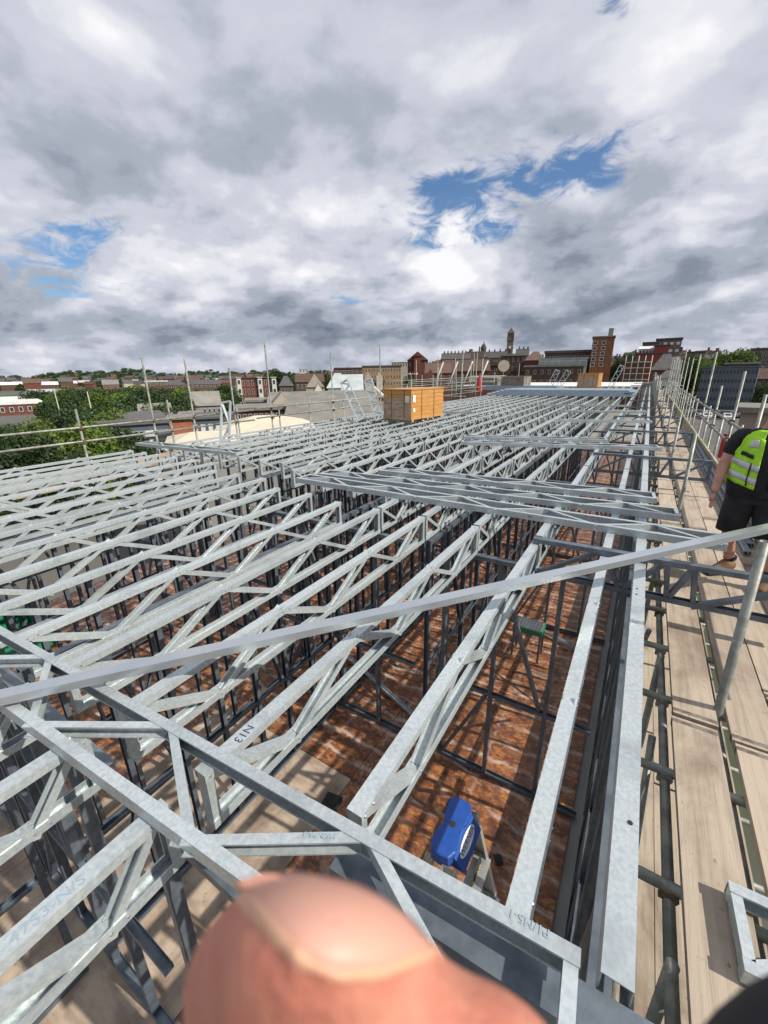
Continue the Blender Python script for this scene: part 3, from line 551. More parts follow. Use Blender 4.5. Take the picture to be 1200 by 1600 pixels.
for px, yt, w, D in ((432, 577, 26, 260), (418, 582, 18, 240), (448, 582, 20, 250), (478, 584, 20, 230), (492, 580, 26, 230), (505, 582, 22, 220), (530, 594, 20, 170), (378, 588, 10, 260), (455, 590, 16, 180), (640, 588, 20, 140), (575, 593, 20, 150), (470, 590, 12, 190), (512, 592, 14, 180)):
    tree(px, yt, w, D, 'midC', 'dark tree among the buildings left of centre, %s from the left' % ORD[sorted((432, 418, 448, 478, 492, 505, 530, 378, 455, 640, 575, 470, 512)).index(px)+1], 'trees left of centre')
for px, yt, w, D in ((970, 560, 18, 190), (985, 553, 28, 260), (1000, 549, 26, 270), (1060, 562, 26, 170), (1078, 556, 30, 175), (1098, 558, 36, 175), (1110, 565, 28, 168), (1125, 553, 26, 215), (1140, 549, 30, 215), (1158, 546, 34, 215), (1172, 549, 24, 220), (1190, 545, 20, 250), (1046, 572, 22, 130), (1195, 600, 20, 130), (1180, 585, 18, 190)):
    tree(px, yt, w, D, 'midC' if px % 3 else 'midA', 'leafy tree on the slope at the right skyline, %s from the left' % ORD[sorted((970, 985, 1000, 1060, 1078, 1098, 1110, 1125, 1140, 1158, 1172, 1190, 1046, 1195, 1180)).index(px)+1], 'trees right of the skyline')
for px, yt, w, D in ((735, 568, 12, 230), (812, 556, 14, 250), (820, 560, 10, 220), (872, 592, 16, 95), (860, 596, 14, 90), (1015, 590, 12, 110), (930, 588, 14, 120), (700, 572, 10, 240), (776, 566, 14, 230)):
    tree(px, yt, w, D, 'midB', 'dark tree between the hill town buildings, %s from the left' % ORD[sorted((735, 812, 820, 872, 860, 1015, 930, 700, 776)).index(px)+1], 'trees of the hill town')
# far-off woods as a mass of crowns
mb = []
src = CR['farB']; Vv = np.zeros(len(src.vertices)*3, np.float32); src.vertices.foreach_get('co', Vv); Vv = Vv.reshape(-1, 3)
allv = []
for i in range(900):
    a = math.radians(random.uniform(-86, -38)); r = random.uniform(560, 3000)
    x, y = r*math.sin(a), r*math.cos(a); s = random.uniform(3.5, 6)*(1+r/4000); keep = 1500 if r < 800 else 500
    sub_ = Vv.reshape(-1, 4, 3)[:keep]; allv.append(sub_*np.array((s*1.7, s*1.7, s))+np.array((x, y, ground(x, y)+s*0.5)))
V = np.concatenate(allv).reshape(-1, 3); N = len(V)//4
me = bpy.data.meshes.new('woodland'); me.vertices.add(len(V)); me.vertices.foreach_set('co', V.ravel().astype(np.float32)); me.loops.add(4*N)
me.loops.foreach_set('vertex_index', np.arange(4*N, dtype=np.int32)); me.polygons.add(N); me.polygons.foreach_set('loop_start', np.arange(0, 4*N, 4, dtype=np.int32)); me.materials.append(leafB); me.update(calc_edges=True)
stuff(link('woodland', me), 'far off wooded country below the left horizon', 'woodland')
# ------------------------------------------------------------------ cars and lamp posts
def car_proto(paint, label, loc, rz, grp):
    o = thing('parked_car', label, 'car', loc, rz, grp)
    side = [(-2.1, 0.35), (-2.05, 0.8), (-1.2, 0.95), (-0.6, 1.42), (0.7, 1.45), (1.5, 1.0), (2.1, 0.9), (2.15, 0.35)]
    n = len(side); vs = [(x, -0.85, z) for x, z in side]+[(x, 0.85, z) for x, z in side]
    for i in (3, 4): vs[i] = (vs[i][0], -0.65, vs[i][2]); vs[i+n] = (vs[i+n][0], 0.65, vs[i+n][2])
    MB().add(vs, [(i, (i+1) % n, n+(i+1) % n, n+i) for i in range(n)]+[tuple(reversed(range(n))), tuple(range(n, 2*n))]).obj('body', paint, o)
    for s_ in (-1, 1):
        MB().add([(-1.05, s_*0.84, 0.96), (1.25, s_*0.84, 1.0), (0.66, s_*0.69, 1.38), (-0.55, s_*0.69, 1.36)], [(0, 1, 2, 3)]).obj('side_window', glass, o)
        for x in (-1.3, 1.35): MB().tube((x, s_*0.72, 0.32), (x, s_*0.88, 0.32), 0.32, 12).obj('wheel', rubber, o)
    MB().add([(-1.18, -0.7, 0.99), (-1.18, 0.7, 0.99), (-0.66, 0.55, 1.38), (-0.66, -0.55, 1.38)], [(0, 1, 2, 3)]).obj('windscreen', glass, o)
    return o
cl = [(1134, 656, carw, 'white car on the road beside the kiosk, nearest of the cars'), (1113, 618, carw, 'white car parked before the office block, left one'), (1123, 619, carw, 'white car parked before the office block, second from left'),
      (1143, 619, card, 'dark car parked before the office block near its middle'), (1152, 620, carw, 'pale car parked before the office block right of the middle'), (1170, 622, card, 'dark car parked at the right end of the office block'), (1133, 617, card, 'dark car parked between the white and middle cars'), (1104, 655, carw, 'white van like car close under the right scaffold'), (1095, 618, card, 'dark car at the left end of the office car row')]
for px, py, p_, lb in cl:
    r = ray(px, py); q_ = r*(-11/r[2]); q_ = q_ if np.hypot(q_[0], q_[1]) < 135 else at(px, py, 128); car_proto(p_, lb, (float(q_[0]), float(q_[1]), ground(q_[0], q_[1])+0.05), random.choice((0.1, 1.5, 0.3)), 'cars in the car park')
def post(label, px, yt, D, gz=None, arm=True):
    c = at(px, yt, D); z0 = ground(c[0], c[1]); H = float(c[2])-z0
    o = thing('street_lamp', label, 'street lamp', (float(c[0]), float(c[1]), z0)); MB().tube((0, 0, 0), (0, 0, H), 0.12, 6, 0.07).obj('pole', render_w, o)
    if arm:
        for s_ in (-1, 1): MB().box((s_*0.15 if s_ > 0 else -0.9, -0.15, H), (0.9 if s_ > 0 else -0.15, 0.15, H+0.18)).obj('lamp_head', render_w, o)
post('double headed white street lamp behind the large pallet', 643, 585, 62)
post('slim street lamp standing above the tree belt', 84, 608, 95, arm=False); post('pale lamp column left of the bright round tree', 136, 612, 80, arm=False)
post('lamp column in front of the clock tower offices', 812, 568, 120, arm=False); post('lamp column by the white corner house', 1001, 575, 90, arm=False)
# ------------------------------------------------------------------ the building under construction: floors
ZT = -1.5; TH = 0.30; ZF = -4.75
fl = thing('building_floor', 'wrapped reddish board floor seen down between the trusses', 'floor', (0, 0, ZF)); fl['kind'] = 'structure'
pan = MB().box((-0.597, -1.197, -0.02), (0.597, 1.197, 0)).mesh('floor_panel', osbm); panp = MB().box((-0.597, -1.197, -0.02), (0.597, 1.197, 0)).mesh('floor_panel', ply)
for i in range(9):
    for j in range(-2, 14):
        x = 0.02-0.6-1.2*i; y = 0.55+1.2+2.4*j; o = link('floor_panel', panp if (y < 0.5 or (i, j) in ((2, 0), (3, 0))) else pan, fl); o.location = (x, y, random.uniform(-0.004, 0.004)); o.rotation_euler = (0, 0, 0)
MB().box((-9.9, -6, -0.2), (0.22, 62, -0.03)).obj('slab', concrete, fl)
MB().box((-9.9, -6, -6.5), (-9.5, 62, -0.21)).box((0.02, -6, -6.5), (0.2, 62, -0.21)).obj('lower_wall', brickb, fl)
# ------------------------------------------------------------------ roof trusses
def truss_parts(L, nodes, ends=(True, True), key=None):
    "local frame: runs along +Y from 0 to L, top face at z=0, 65 mm wide"
    P = []
    P.append(('top_chord', MB().ext(cprof(0.067, 0.042), (0, 0, 0), (0, L, 0), (1, 0, 0)).mesh('top_chord', steel)))
    P.append(('bottom_chord', MB().ext(cprof(0.067, 0.042), (0, 0, -TH), (0, L, -TH), (-1, 0, 0)).mesh('bottom_chord', steel)))
    # the bottom chord opens upward
    zt, zb = -0.006, -TH+0.006
    for i in range(len(nodes)-1):
        (y0, s0), (y1, s1) = nodes[i], nodes[i+1]
        a = Vector((0, y0, zt-0.004 if s0 else zb+0.004)); b = Vector((0, y1, zt-0.004 if s1 else zb+0.004))
        if s0 > s1: u = (1, 0, 0)
        else: u = (-1, 0, 0)
        if i % 2: a, b = b, a
        P.append(('web_member', MB().ext(cprof(0.058, 0.034, 0.003, 0.007), a, b, (1, 0, 0)).mesh('web_member', steel)))
    for k, on in enumerate(ends):
        if on:
            y = 0.003 if k == 0 else L-0.003; sgn = 1 if k == 0 else -1
            P.append(('end_post', MB().ext(cprof(0.058, 0.036, 0.003, 0.007), (0, y, zb), (0, y, zt), (sgn, 0, 0)).mesh('end_post', steel)))
    return P
def regular(L, pan=1.0, flip=0):
    n = max(2, round(L/pan)); d = L/n; out = [(0.03, 1 if not flip else 0)]
    for i in range(n): out += [((i+0.5)*d, 0), ((i+1)*d-(0.03 if i == n-1 else 0), 1)]
    return out
TC = {}
def joined(P, name):
    vs = []; fs = []
    for _, me in P:
        o = len(vs); vs += [tuple(v.co) for v in me.vertices]; fs += [tuple(i+o for i in p.vertices) for p in me.polygons]
    me = bpy.data.meshes.new(name); me.from_pydata(vs, [], fs); me.materials.append(steel); me.update(); return me
def place_truss(x, y0, y1, label, near=True, group='roof trusses laid side by side', rz=0.0, z=ZT):
    L = round(y1-y0, 2)
    if (L, near) not in TC:
        P = truss_parts(L, [(L-a_, k_) for a_, k_ in ((0.03, 1), (0.24, 0), (0.80, 1), (1.30, 0), (1.85, 1), (2.4, 0), (2.9, 1), (3.4, 0), (3.87, 1))][::-1] if L == 3.9 else regular(L)); TC[(L, near)] = P if near else joined(P, 'roof_truss')
    if near:
        o = thing('roof_truss', label, 'roof truss', (x, y0, z), rz, group)
        for n_, me in TC[(L, near)]: link(n_, me, o)
    else:
        o = link('roof_truss', TC[(L, near)]); o.location = (x, y0, z); o.rotation_euler = (0, 0, rz); tag(o, label, 'roof truss', group)
    return o
screw_me = MB().tube((0, 0, 0), (0.0035, 0, 0), 0.007, 10, 0.005).tube((0.0035, 0, 0), (0.0045, 0, 0), 0.0035, 6).mesh('screw', screwm)
xs = [-0.09, -0.67, -1.29, -1.90, -2.49, -3.06, -3.64, -4.24, -4.86, -5.46, -6.04, -6.62, -7.2, -7.8, -8.4, -8.9, -9.42]
for i, x in enumerate(xs):
    e0 = 3.86 if i < 6 else (3.98 if i < 8 else (4.3 if i < 11 else 4.72))
    s1 = 3.90 if i < 5 else (4.9 if i < 9 else 5.25)
    spans = []
    if i >= 2: spans.append((-3.4, 0.5)); spans.append((0.64, e0))
    else: spans.append((0.82+0.01*i, e0))
    y = s1; first = True
    for k in range(13):
        y1 = (7.52 if first and i < 5 else (8.6 if first else y+3.6)); first = False
        if y1 > 48: break
        if not (11.4 < y < 12.2 and False): spans.append((y, y1-0.04))
        y = y1+0.02
    for k, (a, b) in enumerate(spans):
        bay = k+(1 if i >= 2 else 2); jx = random.uniform(-0.006, 0.006)
        lb = 'roof truss, %s line left of the edge beam, %s bay from the camera' % (ORD[i+1], ORD[bay]) if bay > 1 else 'roof truss in the lower left bay, %s line from the edge beam' % ORD[i+1]
        tr_ = place_truss(x+jx, a, b, lb, near=a < 14.0, rz=random.uniform(-0.0015, 0.0015))
        if i < 6 and b < 4.2:
            L = b-a; n_ = max(2, round(L)); ys = [(0.05, 1), (L-0.05, 1)]+[((q_+0.5)*L/n_, 0) for q_ in range(n_)]+[((q_+1)*L/n_, 1) for q_ in range(n_-1)]
            if a < 0: ys = [(L-0.05, 1), (L-0.24, 0), (L-0.8, 1), (L-1.3, 0), (L-1.85, 1)]
            for yy, top_ in ys:
                for dd in (-0.028, 0.028):
                    sc_ = link('screw', screw_me, tr_); sc_.location = (0.0335, yy+dd, -0.021 if top_ else -TH+0.021)
# edge beam and headers
eb = thing('edge_beam', 'long flat galvanised edge beam along the right side of the roof', 'beam', (0.172, 0.83, ZT))
for k in range(8):
    y0, y1 = (0 if k == 0 else k*6.0-0.0), (k+1)*6.0-0.012
    MB().ext(cprof(0.078, 0.11, 0.004, 0.02), (0, y0, 0), (0, y1, 0), (1, 0, 0)).obj('beam_section', steel, eb)
for (x, y, r) in ((0.012, 0.47, 0.0085), (-0.012, 2.27, 0.007), (-0.012, 2.36, 0.007), (0.012, 5.2, 0.007)):
    MB().tube((x, y, 0.0005), (x, y, 0.0025), r, 14).obj('bolt_hole', rubber, eb)
hb = thing('header_beam', 'wide smooth grey header beam under the lying truss at bottom right', 'beam', (0, 0, 0))
MB().ext(cprof(0.105, 0.12, 0.004, 0.02), (-0.66, 0.725, -1.56), (0.75, 0.80, -1.56), (0, -1, 0)).obj('beam_section', steel_f, hb)
# side extrusion check is in the helper: the closed face is upward
def on_top(x0, y0, x1, y1, label, TW=TH, z=ZT+0.0685, nodes=None, name='lying_truss', near=True, mats=None):
    "truss lying on its side across the roof: chord webs stand vertical"
    a = Vector((x0, y0, 0)); b = Vector((x1, y1, 0)); L = (b-a).length; ang = math.atan2(b.y-a.y, b.x-a.x)
    o = thing(name, label, 'lying truss', (x0, y0, z-0.034), 0, 'trusses lying flat across the roof')
    P = truss_parts(L, nodes or regular(L, 1.0))
    # local +Y runs along the truss; local +Z (closed top face) faces the camera side
    d = (b-a).normalized(); nrm = Vector((d.y, -d.x, 0)) if d.x > 0 else Vector((-d.y, d.x, 0))
    xa = d.cross(nrm)
    o.matrix_world = Matrix(((xa.x, d.x, nrm.x, x0), (xa.y, d.y, nrm.y, y0), (xa.z, d.z, nrm.z, z-0.034), (0, 0, 0, 1)))
    for n_, me in P: link(n_, me, o)
    return o
# big truss lying in the foreground: far chord carries the outer nodes
fx0, fy0, fx1, fy1 = 0.10, 0.515, -3.75, 0.255
nd = [(0.20, 1), (0.66, 0), (1.18, 1), (1.66, 0), (2.22, 1), (2.68, 0), (3.2, 1), (3.8, 0)]
ft = on_top(fx1, fy1, fx0, fy0, 'large galvanised truss lying flat across the foreground beneath the long loose channel', nodes=[(3.857-a_, s_) for a_, s_ in nd][::-1], name='lying_truss')
for a_, s_ in nd:
    for dd in (-0.035, 0.035):
        y = 3.857-a_+dd; zz = -0.02 if s_ else -TH+0.02
        MB().tube((0.0335, y, zz), (0.0375, y, zz), 0.0075, 12, 0.0055).obj('screw', screwm, ft); MB().tube((0.0375, y, zz), (0.0378, y, zz), 0.0028, 8).obj('screw_socket', rubber, ft)
lt = [(-4.22, 4.32, 0.80, 4.30, 'dark truss lying on the roof, nearest of the group of three'), (-4.12, 4.70, 0.50, 5.00, 'middle truss of the three lying across the roof'), (-3.42, 5.33, 0.30, 5.60, 'farthest truss of the group of three lying across the roof'),
      (-3.30, 8.55, 0.42, 9.60, 'truss lying across the roof in the second group, nearer one'), (-3.55, 9.35, -0.55, 10.25, 'truss lying across the roof in the second group, farther one'),
      (-2.25, 13.9, 0.28, 14.7, 'single truss lying across the roof, first beyond the second group'), (-2.7, 17.4, 0.14, 18.0, 'single truss lying across the roof, second beyond the second group'), (-4.1, 20.2, -0.6, 21.0, 'single truss lying across the roof, farthest before the steel pack'),
      (-10.0, 5.1, -6.75, 5.32, 'truss lying flat at the left roof edge by the scaffold rails'), (-8.8, 14.6, -5.6, 15.6, 'truss lying flat beside the large pallet')]
for a_ in lt: on_top(*a_[:4], a_[4])
# small truss piece lying on the deck at the right frame edge
o = on_top(0.585, 1.32, 1.9, 1.36, 'short truss end lying on the boards at the lower right edge', z=-1.925, nodes=[(0.03, 1), (0.5, 0), (1.0, 1), (1.28, 0)])
for y, zz in ((0.03, -0.02), (0.03, -TH+0.02), (0.09, -TH+0.02)): MB().tube((0.0335, y, zz), (0.0375, y, zz), 0.007, 12, 0.005).obj('screw', screwm, o)
# upright eaves trusses that reach out over the scaffold deck
for k, y in enumerate((3.70, 8.55, 12.3, 16.2, 20.3, 25.0, 30.0)):
    o = thing('eaves_truss', 'dark upright eaves truss reaching over the deck, %s from the camera' % ORD[k+1], 'eaves truss', (-0.68, y, -1.445), 0, 'eaves trusses reaching over the deck')
    L = 1.95 if k == 0 else 1.8
    o.rotation_euler = (0, 0, -math.pi/2+(0.03 if k == 0 else 0.02))
    TH_keep = TH; TH = 0.36
    P = truss_parts(L, [(0.03, 0), (0.55, 1), (0.72, 0), (1.02, 1), (1.06, 0), (1.20, 1), (1.24, 0), (L-0.04, 1)])
    TH = TH_keep
    for n_, me in P:
        me.materials.clear(); me.materials.append(steel_f); link(n_, me, o)  # swaps in the darker steel that carries painted shade
# long loose channel across the foreground
o = thing('loose_channel', 'long bright channel lying diagonally across the whole foreground', 'channel')
a = Vector((-2.656, -0.013, -1.394)); b = Vector((1.866, 4.965, -1.041))
MB().ext([(-0.035, 0), (0.035, 0), (0.035, -0.042), (0.0315, -0.042), (0.0315, -0.003), (-0.0315, -0.003), (-0.0315, -0.042), (-0.035, -0.042)][::-1], a, b, (b-a).cross(Vector((0, 0, 1)))).obj('channel_face', steel_b, o)
# steel packs far away
pk = thing('steel_pack', 'long flat pack of blue grey steel sections stacked at the far end of the roof', 'steel pack', (-5.0, 30.5, ZT+0.01), -0.03)
for k in range(5):
    for j in range(6):
        MB().box((-4.5+0.3*k-0.2*j % 0.5, -1.4+j*0.55, k*0.075), (4.4-0.25*(k % 3), -0.95+j*0.55, k*0.075+0.07)).obj('section', steel_s, pk)
pk = thing('steel_pack', 'shorter second pack of blue grey sections left behind the long pack', 'steel pack', (-9.8, 38.5, ZT+0.01), -0.03)
for k in range(4):
    for j in range(3): MB().box((-4+0.2*k, -0.8+j*0.55, k*0.09), (4-0.2*k, -0.35+j*0.55, k*0.09+0.085)).obj('section', steel_s, pk)
# ------------------------------------------------------------------ wall frames below
def wall_frame(x, y, rz, L, label, H=2.93, step=0.6, brace=True, dbl=False, mid=1.2):
    o = thing('wall_frame', label, 'wall frame', (x, y, ZF+0.004), rz, 'steel wall frames below the roof')
    k = (round(L, 2), step, H, brace, mid)
    if k not in TC:
        P = []
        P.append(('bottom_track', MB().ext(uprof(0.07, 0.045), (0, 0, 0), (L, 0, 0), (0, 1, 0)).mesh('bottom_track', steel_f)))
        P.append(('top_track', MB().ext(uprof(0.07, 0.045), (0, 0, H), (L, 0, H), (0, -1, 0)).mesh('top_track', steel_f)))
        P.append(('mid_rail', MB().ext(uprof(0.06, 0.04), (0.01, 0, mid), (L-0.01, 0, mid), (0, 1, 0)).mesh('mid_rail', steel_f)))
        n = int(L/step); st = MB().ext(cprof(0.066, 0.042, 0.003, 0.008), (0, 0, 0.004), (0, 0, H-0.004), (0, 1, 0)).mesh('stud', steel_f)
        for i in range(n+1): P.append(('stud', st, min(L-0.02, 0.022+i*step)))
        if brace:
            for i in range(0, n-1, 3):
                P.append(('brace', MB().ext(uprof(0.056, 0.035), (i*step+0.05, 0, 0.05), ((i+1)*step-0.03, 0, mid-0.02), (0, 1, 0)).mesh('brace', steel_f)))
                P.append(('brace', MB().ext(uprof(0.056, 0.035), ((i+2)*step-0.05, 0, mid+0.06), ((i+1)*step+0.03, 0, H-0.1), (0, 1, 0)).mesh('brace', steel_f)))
        TC[k] = P
    for p in TC[k]:
        c = link(p[0], p[1], o)
        if len(p) > 2: c.location = (p[2], 0, 0)
wy = [0.56, 3.87, 7.5, 11.1, 14.8]
for j, y in enumerate(wy):
    for s_, (xa, xb) in enumerate(((-1.60, 0.06), (-4.35, -1.98), (-6.9, -4.45), (-9.4, -7.0))):
        yy = y+(0.0 if s_ < 2 or j == 0 else 0.55)
        wall_frame(xa, yy, 0, xb-xa, 'steel wall frame crossing the building, %s from the right in the %s row from the camera' % (ORD[s_+1], ORD[j+1]), step=0.6)
for i, x in enumerate((0.160, -1.86, -3.25, -4.4, -6.0, -7.4, -9.42)):
    for j in range(5):
        y0 = (0.62, 3.95, 7.58, 11.18, 14.9)[j]; L = (3.18, 3.45, 3.45, 3.45, 3.5)[j]
        if (i, j) in ((1, 0), (3, 2), (5, 1)): continue
        wall_frame(x, y0, math.pi/2, L, 'steel wall frame running along the building, %s line from the right in the %s bay' % (ORD[i+1], ORD[j+1]), step=0.6 if i in (0, 1, 4) else 0.45, brace=(i+j) % 2 == 0)
wall_frame(-3.3, -3.2, math.pi/2, 3.6, 'steel wall frame under the trusses at the lower left', step=0.6)
# ------------------------------------------------------------------ right scaffold
RS = thing('scaffold', 'tube scaffold with timber board deck and guard rails along the right side', 'scaffold')
DZ = -2.0; RT = 0.0242
bcache = {}
def board(x, y0, L, w=0.222, z=DZ, m=wood, par=None, rz=0.0):
    k = (round(L, 1), w, m.name)
    if k not in bcache: bcache[k] = MB().box((-w/2, 0, -0.038), (w/2, L, 0)).mesh('deck_board', m)
    o = link('deck_board', bcache[k], par or RS); o.location = (x, y0, z+random.uniform(-0.004, 0.002)); o.rotation_euler = (0, 0, rz+random.uniform(-0.002, 0.002)); return o
cols = [(0.555, 2.62), (0.835, 2.56), (1.062, 3.1), (1.290, 1.5)]
band_me = MB().box((-0.1125, 0, -0.0395), (0.1125, 0.028, 0.0012)).mesh('end_band', mat('band_steel', (0.28, 0.27, 0.25), 0.5, 0.5, (0.16, 0.10, 0.07), 20, 4))
for x, off in cols:
    y = off-3.93*2
    while y < 52:
        if y > -4:
            b_ = board(x, y, 3.9)
            if y < 12:
                for yy in (0.02, 3.852): link('end_band', band_me, b_).location = (0, yy, 0)
        y += 3.93
for k, x in enumerate((0.29, 0.565, 0.795, 1.03, 1.26)):
    y = -2.4-k*0.7
    while y < 30: board(x, y, 3.9, z=-4.0, m=wood); y += 3.93
# transoms (under the boards), ledgers, standards
def tub(a, b, name='tube', m=tubem, r=RT, hollow=False, par=None):
    mb = MB(); (mb.hollow if hollow else mb.tube)(a, b, r, 12 if hollow else 8) if hollow else mb.tube(a, b, r, 8); return mb.obj(name, m, par or RS, True)
y = -0.9; k = 0
while y < 46:
    tub((0.235, y, DZ-0.07), (1.62, y, DZ-0.07), 'transom'); tub((0.235, y+0.04, -4.07), (1.62, y+0.04, -4.07), 'transom')
    MB().tube((0.41, y-0.03, DZ-0.095), (0.41, y+0.03, DZ-0.095), 0.034, 8).box((0.375, y-0.012, DZ-0.14), (0.40, y+0.012, DZ-0.06)).obj('coupler', tuber if k % 4 == 0 else tubem, RS)
    y += 0.62 if y < 12 else 1.3; k += 1
for x, z in ((0.41, DZ-0.118), (1.5, DZ-0.118), (0.41, -4.118), (1.5, -4.118), (0.41, -3.1)): tub((x, -2, z), (x, 50, z), 'ledger')
for k in range(22):
    y = 1.28+k*2.0
    tub((0.40, y, -10.9), (0.40, y, DZ-0.04), 'standard')
    if k % 2 == 0: tub((0.36, y+0.1, -4.0), (0.36, y+1.25, -2.15), 'brace', r=0.021)
for k in range(12): tub((0.33, 1.9+k*3.1, -3.6), (0.33, 0.6+k*3.1, -2.1), 'brace', r=0.021)
# the blue tube ends and tall tube in the board gap
tub((0.698, 2.80, -2.6), (0.655, 2.76, -0.87), 'standard', hollow=True)
tub((0.69, 7.28, -2.4), (0.685, 7.33, -0.87), 'standard', hollow=True)
for y, zt_ in ((10.9, -0.9), (14.6, -0.85), (18.4, -0.9), (22.2, -0.7), (26, -0.9)): tub((0.69, y, -2.4), (0.69, y, zt_), 'standard', hollow=True)
tub((0.697, -2, -2.13), (0.697, 50, -2.13), 'ledger')
for y, zt_ in ((8.3, -0.37), (10.4, -0.05), (12.9, -0.38), (15.4, 0.45), (20.2, 0.52), (23.2, 0.45), (26.0, 0.56), (29.0, 1.1), (31.5, 0.55), (34.5, 0.7), (38, 0.9), (42, 0.8), (46, 1.0)):
    tub((1.5, y, -10.9), (1.5, y, zt_), 'standard', hollow=True)
for y in (6.2, 9.4, 11.6, 14.1, 17.6, 19, 21.6, 24.5, 27.6, 33): tub((1.5, y, -4), (1.5, y, -0.93), 'standard')
for z in (-0.985, -1.33): tub((1.47, 3, z), (1.47, 50, z), 'guard_rail')
MB().box((1.405, 1.5, DZ+0.0), (1.443, 50, DZ+0.225)).obj('toe_board', toe, RS)
for y in (9.5, 13.4, 17.3, 21.2): MB().box((1.40, y, DZ+0.21), (1.45, y+0.03, DZ+0.235)).obj('clip', tuber, RS)
for y, z in ((8.3, -0.985), (10.4, -0.985), (12.9, -0.985), (15.4, -0.985), (8.3, -1.33), (10.4, -1.33), (12.9, -1.33), (15.4, -1.33)): MB().box((1.445, y-0.045, z-0.04), (1.53, y+0.045, z+0.045)).obj('coupler', tuber, RS)
# far tangle of tubes at the end of the deck
for k in range(26):
    y = 20+k*1.15; tub((0.4, y, -2.1), (0.4, y, random.uniform(-1.0, -0.2)), 'standard', r=0.024)
for z in (-1.0, -1.45): tub((0.42, 20, z), (0.42, 50, z), 'guard_rail')
for y in (34, 40, 46): 
    for z in (-1.0, -1.5): tub((-1, y, z), (2, y, z), 'guard_rail')
# loose grey sections lying along the toe board
o = thing('section_bundle', 'bundle of grey steel sections lying on the deck against the toe board', 'steel bundle')
for k, (x, z) in enumerate(((1.24, -1.985), (1.31, -1.985), (1.36, -1.94), (1.275, -1.94), (1.33, -1.895))):
    MB().ext(uprof(0.065, 0.04), (x, 5.7+0.3*k, z+0.04), (x+0.02, 17-0.4*k, z+0.04), (1, 0, 0)).obj('section', steel_f, o)
# ------------------------------------------------------------------ left scaffold
LS = thing('scaffold', 'tube guard rail scaffold along the left side of the roof', 'scaffold')
XL = -10.6
for z in (-1.02, -1.325):
    tub((XL+0.05, 0.5, z), (XL+0.05, 9.2, z), 'guard_rail', par=LS); tub((XL+0.05, 9.3, z+0.04), (XL+0.05, 31, z+0.02), 'guard_rail', par=LS)
for y, zt_ in ((4.3, -0.62), (5.96, 0.47), (6.42, -0.55), (7.12, 0.47), (8.5, 0.24), (8.6, -0.9), (10.0, 1.03), (10.35, -1.1), (11.9, -0.75), (13.3, 0.84), (14.0, -0.8), (16.9, 1.28), (19.5, -0.5), (23.2, 0.82), (27, 0.6), (31, 0.9), (2.2, -0.2)):
    tub((XL, y, -10.9), (XL+random.uniform(-0.03, 0.03), y, zt_), 'standard', par=LS, m=tubem if y != 4.3 else tubem, hollow=True)
for y in (4.3, 5.96, 7.12, 8.5, 10.0, 13.3): 
    for z in (-1.02, -1.325): MB().box((XL-0.03, y-0.03, z-0.033), (XL+0.08, y+0.03, z+0.033)).obj('coupler', tuber, LS)
for k in range(5):
    y = -2.0-0.6*k
    while y < 30: board(-9.70-0.23*k, y, 3.9, z=-2.05, m=wood, par=LS); y += 3.93
for y in range(0, 30, 2): tub((-9.5, y+0.3, -2.12), (-10.8, y+0.3, -2.12), 'transom', par=LS)
MB().box((-10.56, -2, -2.05), (-10.52, 30, -1.87)).obj('toe_board', wood, LS)
o = tag(MB().tube((0, 0, 0), (0, 0, 0.03), 0.09, 14).box((-0.25, -0.05, 0.0), (-0.05, 0.05, 0.06)).box((0.05, -0.05, 0), (0.25, 0.05, 0.06)).obj('spirit_level', yell), 'small yellow and black tool on the boards at the far left', 'tool'); o.location = (-10.3, 3.95, -2.04)
# leaning truss frames by the left rails
def lean(x0, y0, z0, x1, y1, z1, label, w=0.30, n=4, wd=(1, 0.25, 0)):
    o = thing('leaning_frame', label, 'truss frame', (0, 0, 0)); a = Vector((x0, y0, z0)); b = Vector((x1, y1, z1)); d = (b-a); L = d.length; wv = Vector(wd).normalized(); wv = (wv-d.normalized()*wv.dot(d.normalized())).normalized()
    A = lambda t, s: a+d*t+wv*(w*s)
    pr_ = [(-0.022, -0.03), (0.022, -0.03), (0.022, 0.03), (-0.022, 0.03)]
    for s in (0, 1): MB().ext(pr_, A(0, s), A(1, s), wv).obj('chord', steel, o)
    for t_ in (0.0, 1.0): MB().ext(pr_, A(t_, 0), A(t_, 1), d).obj('end_post', steel, o)
    for i in range(n*2): MB().ext(pr_, A(i/(2*n), i % 2), A((i+1)/(2*n), (i+1) % 2), (0, 0, 1)).obj('web_member', steel, o)
    return o
lean(-8.05, 11.4, -1.48, -9.1, 11.9, -0.28, 'left one of two truss pieces leaning on the left guard rail', 0.26)
lean(-7.55, 11.7, -1.48, -8.3, 12.2, -0.22, 'right one of two truss pieces leaning on the left guard rail', 0.26)
lean(-9.9, 7.3, -1.9, -10.35, 7.9, -0.72, 'small triangular frame propped against the left scaffold', 0.28, 1)
